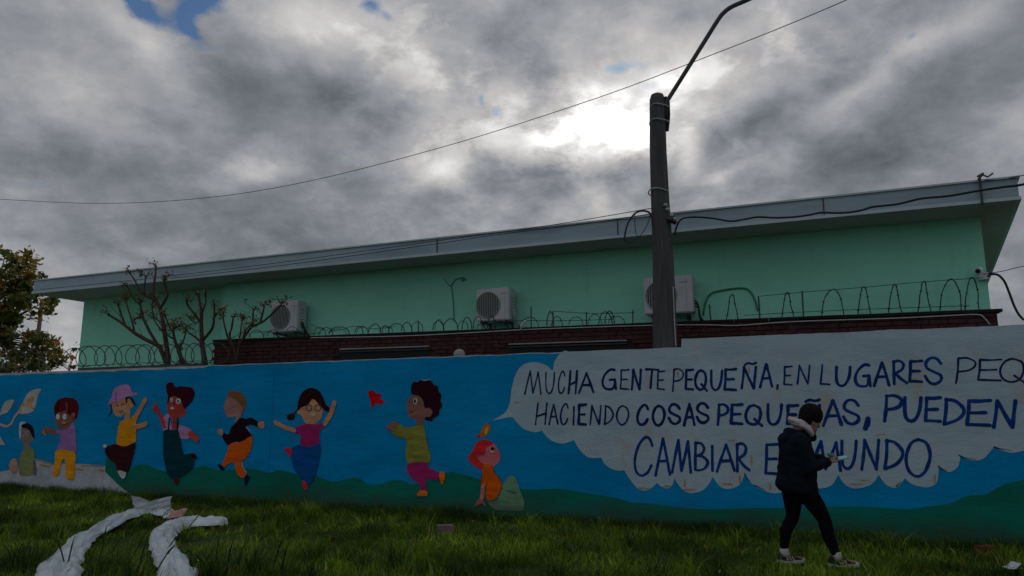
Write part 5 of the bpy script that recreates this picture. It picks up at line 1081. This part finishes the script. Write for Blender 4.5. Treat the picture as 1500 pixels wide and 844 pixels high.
# socks, shoes
sock = mat('white_sock', (.45, .43, .43), .9, .1, 20, .3, 80, .1); shoe_m = mat('black_mesh_shoe', (.016, .016, .02), .75, .2, 30, .3, 90, .25); sole_m = mat('white_foam_sole', (.42, .40, .40), .6, .1, 20, 0, 60, .3); stripe_m = mat('pale_stripe', (.50, .38, .33), .6, .1, 20, 0, 60, .3)
for an, yaw, zt_ in ((an_b, R(-4), 0.0), (an_f, R(-8), 0.0)):
    base_ = Vector((an.x, an.y, .012 + zt_)); c, s_ = math.cos(yaw), math.sin(yaw)
    T = lambda x, y, z: base_ + Vector((x * c - y * s_, x * s_ + y * c, z))
    b = MB(); b.tube([T(-.005, 0, .15), T(0, 0, .10), T(.005, 0, .07)], [.046, .047, .05], 14); b.build('sock', sock, person, True)
    # upper: lofted sections heel to toe
    sec = [(-.085, .022, .070), (-.07, .036, .098), (-.03, .043, .105), (.02, .045, .098), (.06, .047, .080), (.11, .050, .062), (.155, .047, .050), (.19, .034, .038), (.205, .014, .026)]
    vs = []; k = 12
    for (x, wd, h_) in sec:
        for j in range(k):
            a = math.pi * j / (k - 1); vs.append(T(x, wd * math.cos(a) * 1.0, .026 + (h_ - .02) * math.sin(a) ** .8))
    b = MB(); b.add(vs, [(i * k + j, i * k + j + 1, (i + 1) * k + j + 1, (i + 1) * k + j) for i in range(len(sec) - 1) for j in range(k - 1)] + [tuple(range(k)), tuple((len(sec) - 1) * k + j for j in range(k))])
    sh = b.build('shoe', shoe_m, person, True)
    out = [(-.095, 0), (-.085, .032), (-.04, .043), (.03, .042), (.10, .052), (.16, .050), (.20, .034), (.218, 0)]; out = out + [(x, -y) for x, y in reversed(out[1:-1])]
    b = MB(); m_ = len(out); rise = lambda x: .018 * max(0, (x - .12) / .1) ** 2
    b.add([T(x, y, .0 + rise(x)) for x, y in out] + [T(x * 1.01, y * 1.06, .018 + rise(x)) for x, y in out] + [T(x * .98, y * .98, .034 + rise(x)) for x, y in out], [tuple(range(m_))] + [tuple(2 * m_ + i for i in range(m_))] + [(r * m_ + i, r * m_ + (i + 1) % m_, (r + 1) * m_ + (i + 1) % m_, (r + 1) * m_ + i) for r in range(2) for i in range(m_)])
    b.build('sole', sole_m, sh)
    b = MB()
    for i in range(3):
        x0 = .015 + i * .030
        b.add([T(x0, -.0495, .038), T(x0 + .013, -.0505, .038), T(x0 - .008, -.043, .078), T(x0 - .021, -.042, .080)], [(0, 1, 2, 3)])
    b.build('stripe', stripe_m, sh)
    b = MB()
    for i in range(4): b.tube([T(.03 + i * .02, -.022, .094 - .008 * i), T(.034 + i * .02, 0, .106 - .009 * i), T(.03 + i * .02, .022, .094 - .008 * i)], .0035, 5)
    b.build('lace', shoe_m, sh)
# what is held: small flat turquoise thing like a phone
ph = Pp(1228, 671, -.05); R3 = Matrix.Rotation(R(-12), 3, 'Y') @ Matrix.Rotation(R(18), 3, 'X')
held = empty('phone', ph, 'small flat pale turquoise phone held out in the hand of the person walking', 'phone')
ux, uy, uz = R3 @ Vector((1, 0, 0)), R3 @ Vector((0, 1, 0)), R3 @ Vector((0, 0, 1))
b = MB(); b.box(ph, .15, .075, .011, ux, uy, uz); b.build('case', mat('turquoise_case', (.14, .50, .50), .5, .05, 9, 0, 40, .4), held)
b = MB(); b.box(ph + uz * .0065, .135, .066, .002, ux, uy, uz); b.build('screen', mat('pale_glass', (.35, .62, .66), .2, .03, 9, 0, 40, .5), held)
gl = Pp(1210, 665.5, -.1); b = MB(); b.ell(gl, (.028, .02, .018)); b.ell(gl + Vector((.018, 0, -.014)), (.02, .015, .014)); b.ell(gl + Vector((-.02, 0, .006)), (.014, .012, .010))
tag(remesh(b, 'cloth', mat('teal_cloth', (.03, .30, .28), .8, .15, 30, .3, 60, .2), None, .004, 1), 'small crumpled teal cloth held above the wrist of the person', 'cloth')

# ------------------------------------------------------------ grass: blades as one mesh
rs = np.random.RandomState(5)
u2 = np.array([WALL.u.x, WALL.u.y]); n2 = np.array([WALL.n.x, WALL.n.y]); o2 = np.array([WALL.o.x, WALL.o.y])
def vnoise(x, y, sc, seed):
    x = x * sc; y = y * sc; xi = np.floor(x).astype(int); yi = np.floor(y).astype(int); xf = x - xi; yf = y - yi
    xf = xf * xf * (3 - 2 * xf); yf = yf * yf * (3 - 2 * yf)
    h = lambda a, b: (np.sin(a * 127.1 + b * 311.7 + seed * 74.7) * 43758.5453) % 1.0
    return (h(xi, yi) * (1 - xf) + h(xi + 1, yi) * xf) * (1 - yf) + (h(xi, yi + 1) * (1 - xf) + h(xi + 1, yi + 1) * xf) * yf
def blades(n, srange, drange, hfun, wd, keep=None):
    s = rs.uniform(*srange, n); d = rs.uniform(*drange, n) if not callable(drange) else drange(n)
    p = o2[None] + s[:, None] * u2 + d[:, None] * n2
    x, y = p[:, 0], p[:, 1]
    # inside what a camera near this one could see
    ok = (y > 4.6) & (np.abs(x) < .78 * y + 2.0)
    if keep is not None: ok &= keep(x, y, d)
    x, y, d = x[ok], y[ok], d[ok]
    return x, y, d, hfun(x, y, d), wd * rs.uniform(.6, 1.3, len(x))
def base_h(x, y, d):
    t = vnoise(x, y, .9, 1) * .6 + vnoise(x, y, 2.6, 2) * .4
    h = .05 + .16 * np.clip(t - .25, 0, 1) ** 1.3
    h += .06 * np.exp(-((d - .10) / .40) ** 2)
    h *= np.where((x < -1.0) & (y > 9.6) & (d > .9), .62, 1.0)
    return h * rs.uniform(.5, 1.3, len(x))
def wall_h(x, y, d):
    return (.05 + .17 * vnoise(x, y, 2.1, 5) * vnoise(x, y, .6, 8) * 1.6) * rs.uniform(.4, 1.25, len(x))
def wpatch(x, y, d): return rs.uniform(0, 1, len(x)) < np.clip(1.25 - d / (.35 + 1.0 * vnoise(x, y, .8, 11)), 0, 1)
def dpatch(x, y, d): return rs.uniform(0, 1, len(x)) < np.clip((vnoise(x, y, .55, 21) - .5) * 3, 0, 1)
sets = [blades(270000, (-24, 13), (0.02, 9.5), base_h, .0078)]
dark = [blades(110000, (-24, 13), (0.015, 1.5), wall_h, .009, wpatch), blades(90000, (-24, 13), (1.0, 9.5), base_h, .010, dpatch)]
# tall coarse tufts
tx = rs.uniform(-11, 7.5, 700); ty = rs.uniform(6.3, 14.5, 700)
m_keep = ((tx - o2[0]) * n2[0] + (ty - o2[1]) * n2[1]) > .1
tx, ty = tx[m_keep], ty[m_keep]
near = np.array([(-4.3, 7.4), (-4.9, 7.9), (-3.6, 7.3), (-5.3, 8.4), (-2.9, 7.5), (-3.3, 8.2), (-2.6, 7.9), (-4.1, 8.0), (-1.9, 7.3), (2.0, 7.5), (1.4, 7.6), (.4, 7.4), (-2.2, 8.5), (5.2, 7.6), (4.6, 7.4), (-.6, 7.6), (-1.2, 8.0)])
tx = np.concatenate([tx, np.repeat(near[:, 0], 2)]); ty = np.concatenate([ty, np.repeat(near[:, 1], 2)])
per = 34; bx = np.repeat(tx, per) + rs.normal(0, .06, len(tx) * per); by = np.repeat(ty, per) + rs.normal(0, .06, len(tx) * per)
th_ = np.repeat(np.concatenate([rs.uniform(.10, .27, len(tx) - 2 * len(near)), rs.uniform(.20, .38, 2 * len(near))]), per) * rs.uniform(.5, 1.25, len(bx))
bd = (bx - o2[0]) * n2[0] + (by - o2[1]) * n2[1]
ok = bd > .03
dk = np.zeros(len(bx), bool); dk[-len(near) * 2 * per:] = True
dk |= np.repeat(rs.uniform(0, 1, len(tx)) < .45, per)
for sel, lst in ((ok & ~dk, sets), (ok & dk, dark)): lst.append((bx[sel], by[sel], bd[sel], th_[sel], np.full(sel.sum(), .010)))
# a few broad weed leaves low in the sward
wx_, wy_ = rs.uniform(-11, 7.5, 900), rs.uniform(6.3, 14.5, 900); wk = ((wx_ - o2[0]) * n2[0] + (wy_ - o2[1]) * n2[1]) > .1
wx_, wy_ = wx_[wk], wy_[wk]; bx2 = np.repeat(wx_, 9) + rs.normal(0, .05, len(wx_) * 9); by2 = np.repeat(wy_, 9) + rs.normal(0, .05, len(wx_) * 9)
sets.append((bx2, by2, by2 * 0, rs.uniform(.05, .12, len(bx2)), np.full(len(bx2), .034)))
SHOES = [(an_b.x + .06, an_b.y, .13), (an_f.x + .07, an_f.y, .14), (an_b.x + .05, an_b.y - .12, .14), (an_f.x + .07, an_f.y - .14, .16)]
def flatten(x, y, h, dark_):
    f = np.ones(len(x))
    for (cx, cy, r) in SHEETS: f = np.where((x - cx) ** 2 + (y - cy) ** 2 < r * r, .28 if not dark_ else .30, f)
    for (cx, cy, r) in SHOES: f = np.where((x - cx) ** 2 + (y - cy) ** 2 < r * r, .30, f)
    return h * f
def grass_mesh(sets_):
    x = np.concatenate([q[0] for q in sets_]); y = np.concatenate([q[1] for q in sets_]); h = np.concatenate([q[3] for q in sets_]); wd = np.concatenate([q[4] for q in sets_])
    h = flatten(x, y, h, sets_ is dark)
    n = len(x); az_ = rs.uniform(0, 2 * np.pi, n); ln = h * rs.uniform(.25, 1.1, n); fa = rs.uniform(0, 2 * np.pi, n)
    z0 = np.full(n, -.03) + .0
    co = np.zeros((n, 5, 3))
    lx, ly = np.cos(az_) * ln, np.sin(az_) * ln; wx, wy = np.cos(fa) * wd / 2, np.sin(fa) * wd / 2
    for k, (t, ww) in enumerate(((0, 1), (0, -1), (.55, .8), (.55, -.8), (1, 0))):
        co[:, k, 0] = x + lx * t ** 2 + wx * ww; co[:, k, 1] = y + ly * t ** 2 + wy * ww; co[:, k, 2] = z0 + (h + .03) * (t - .18 * t * t * ln / h)
    me = bpy.data.meshes.new('grass'); me.vertices.add(n * 5); me.vertices.foreach_set('co', co.ravel())
    base_i = np.arange(n) * 5
    loops = np.stack([base_i, base_i + 1, base_i + 3, base_i + 2, base_i + 2, base_i + 3, base_i + 4], 1)
    me.loops.add(n * 7); me.loops.foreach_set('vertex_index', loops.ravel().astype(np.int32))
    me.polygons.add(n * 2)
    ls_ = np.stack([np.arange(n) * 7, np.arange(n) * 7 + 4], 1); me.polygons.foreach_set('loop_start', ls_.ravel().astype(np.int32))
    me.update(calc_edges=True); me.validate()
    return me
def grass_mat(name, stops, lo, hi, tr):
    gm_ = bpy.data.materials.new(name); gm_.use_nodes = True; t = gm_.node_tree; bs = t.nodes['Principled BSDF']; bs.inputs['Roughness'].default_value = .6; bs.inputs['Specular IOR Level'].default_value = .12
    ge = t.nodes.new('ShaderNodeNewGeometry'); rp = t.nodes.new('ShaderNodeValToRGB'); t.links.new(ge.outputs['Random Per Island'], rp.inputs[0])
    el_ = rp.color_ramp.elements; el_[0].position = stops[0][0]; el_[0].color = (*stops[0][1], 1); el_[1].position = stops[-1][0]; el_[1].color = (*stops[-1][1], 1)
    for p_, c_ in stops[1:-1]: q = el_.new(p_); q.color = (*c_, 1)
    ns = t.nodes.new('ShaderNodeTexNoise'); ns.inputs['Scale'].default_value = .7; ns.inputs['Detail'].default_value = 6; t.links.new(ge.outputs['Position'], ns.inputs['Vector'])
    mr = t.nodes.new('ShaderNodeMapRange'); mr.inputs[1].default_value = .38; mr.inputs[2].default_value = .64; mr.inputs[3].default_value = lo; mr.inputs[4].default_value = hi; t.links.new(ns.outputs['Fac'], mr.inputs[0])
    sc = t.nodes.new('ShaderNodeVectorMath'); sc.operation = 'SCALE'; t.links.new(rp.outputs[0], sc.inputs[0]); t.links.new(mr.outputs[0], sc.inputs['Scale']); t.links.new(sc.outputs[0], bs.inputs['Base Color'])
    tl = t.nodes.new('ShaderNodeBsdfTranslucent'); t.links.new(sc.outputs[0], tl.inputs[0]); mx = t.nodes.new('ShaderNodeMixShader'); mx.inputs[0].default_value = tr
    t.links.new(bs.outputs[0], mx.inputs[1]); t.links.new(tl.outputs[0], mx.inputs[2]); t.links.new(mx.outputs[0], t.nodes['Material Output'].inputs[0]); return gm_
lv = MB(); rv = random.Random(44)
for _ in range(420):
    x_, y_ = rv.uniform(-10, 7), rv.uniform(6.8, 14)
    if (Vector((x_, y_, 0)) - WALL.o).dot(WALL.n) < .15: continue
    c = Vector((x_, y_, rv.uniform(.05, .11))); a_ = Vector((rv.uniform(-1, 1), rv.uniform(-1, 1), rv.uniform(-.4, .4))).normalized(); q_ = a_.cross(Vector((.2, .1, 1))).normalized(); s_ = rv.uniform(.015, .035)
    lv.add([c - a_ * s_, c + q_ * s_ * .5, c + a_ * s_, c - q_ * s_ * .5], [(0, 1, 2, 3)])
tag(lv.build('fallen_leaf', mat('fallen_leaf', (.20, .13, .06), .85, .3, 8, 0, 40, .1, island=.6)), 'small dry brown leaves scattered over the grass', 'leaves', kind='stuff')
lb = MB(); rl = random.Random(4)
for (px_, py_, L_, sx) in [(96, 842, .42, .1), (98, 838, .36, -.12), (150, 800, .26, .06), (232, 764, .25, .3), (238, 762, .22, .25), (268, 782, .34, .36), (232, 822, .36, .30), (228, 836, .3, .26), (262, 800, .26, .2), (222, 848, .4, .3), (140, 838, .34, .1), (190, 826, .38, .22), (160, 815, .3, .25), (120, 850, .4, .2), (200, 845, .4, .12), (315, 830, .36, .02), (330, 845, .4, .06), (345, 835, .3, .1), (400, 830, .34, .12), (410, 845, .36, .1)]:
    p = on_ground(px_, py_); w_ = .009; tip = p + Vector((sx, rl.uniform(-.1, .05), L_)); mid = p.lerp(tip, .55) + Vector((0, 0, .05))
    lb.add([p + Vector((-w_, 0, 0)), p + Vector((w_, 0, 0)), mid + Vector((w_ * .9, 0, 0)), mid + Vector((-w_ * .9, 0, 0)), tip], [(0, 1, 2, 3), (3, 2, 4)])
tag(link('long_grass', lb.mesh('long_grass'), grass_mat('long_blade', [(0, (.015, .035, .008)), (.6, (.02, .05, .01)), (1, (.04, .07, .015))], .7, 1.2, .15)), 'scattered long dark grass blades leaning over the plastic strips', 'grass', kind='stuff')
tag(link('grass', grass_mesh(sets), grass_mat('grass_blade', [(0, (.072, .135, .008)), (.35, (.115, .205, .012)), (.7, (.18, .27, .018)), (.93, (.27, .31, .04)), (1, (.40, .36, .14))], .42, 1.8, .35)), 'rough uneven bright green grass covering the verge', 'grass', kind='stuff')
tag(link('coarse_grass', grass_mesh(dark), grass_mat('coarse_blade', [(0, (.018, .05, .008)), (.5, (.030, .08, .012)), (.9, (.06, .12, .02)), (1, (.20, .17, .06))], .6, 1.3, .2)), 'dark coarse grass growing in a ragged band along the foot of the wall and in tufts', 'grass', kind='stuff')
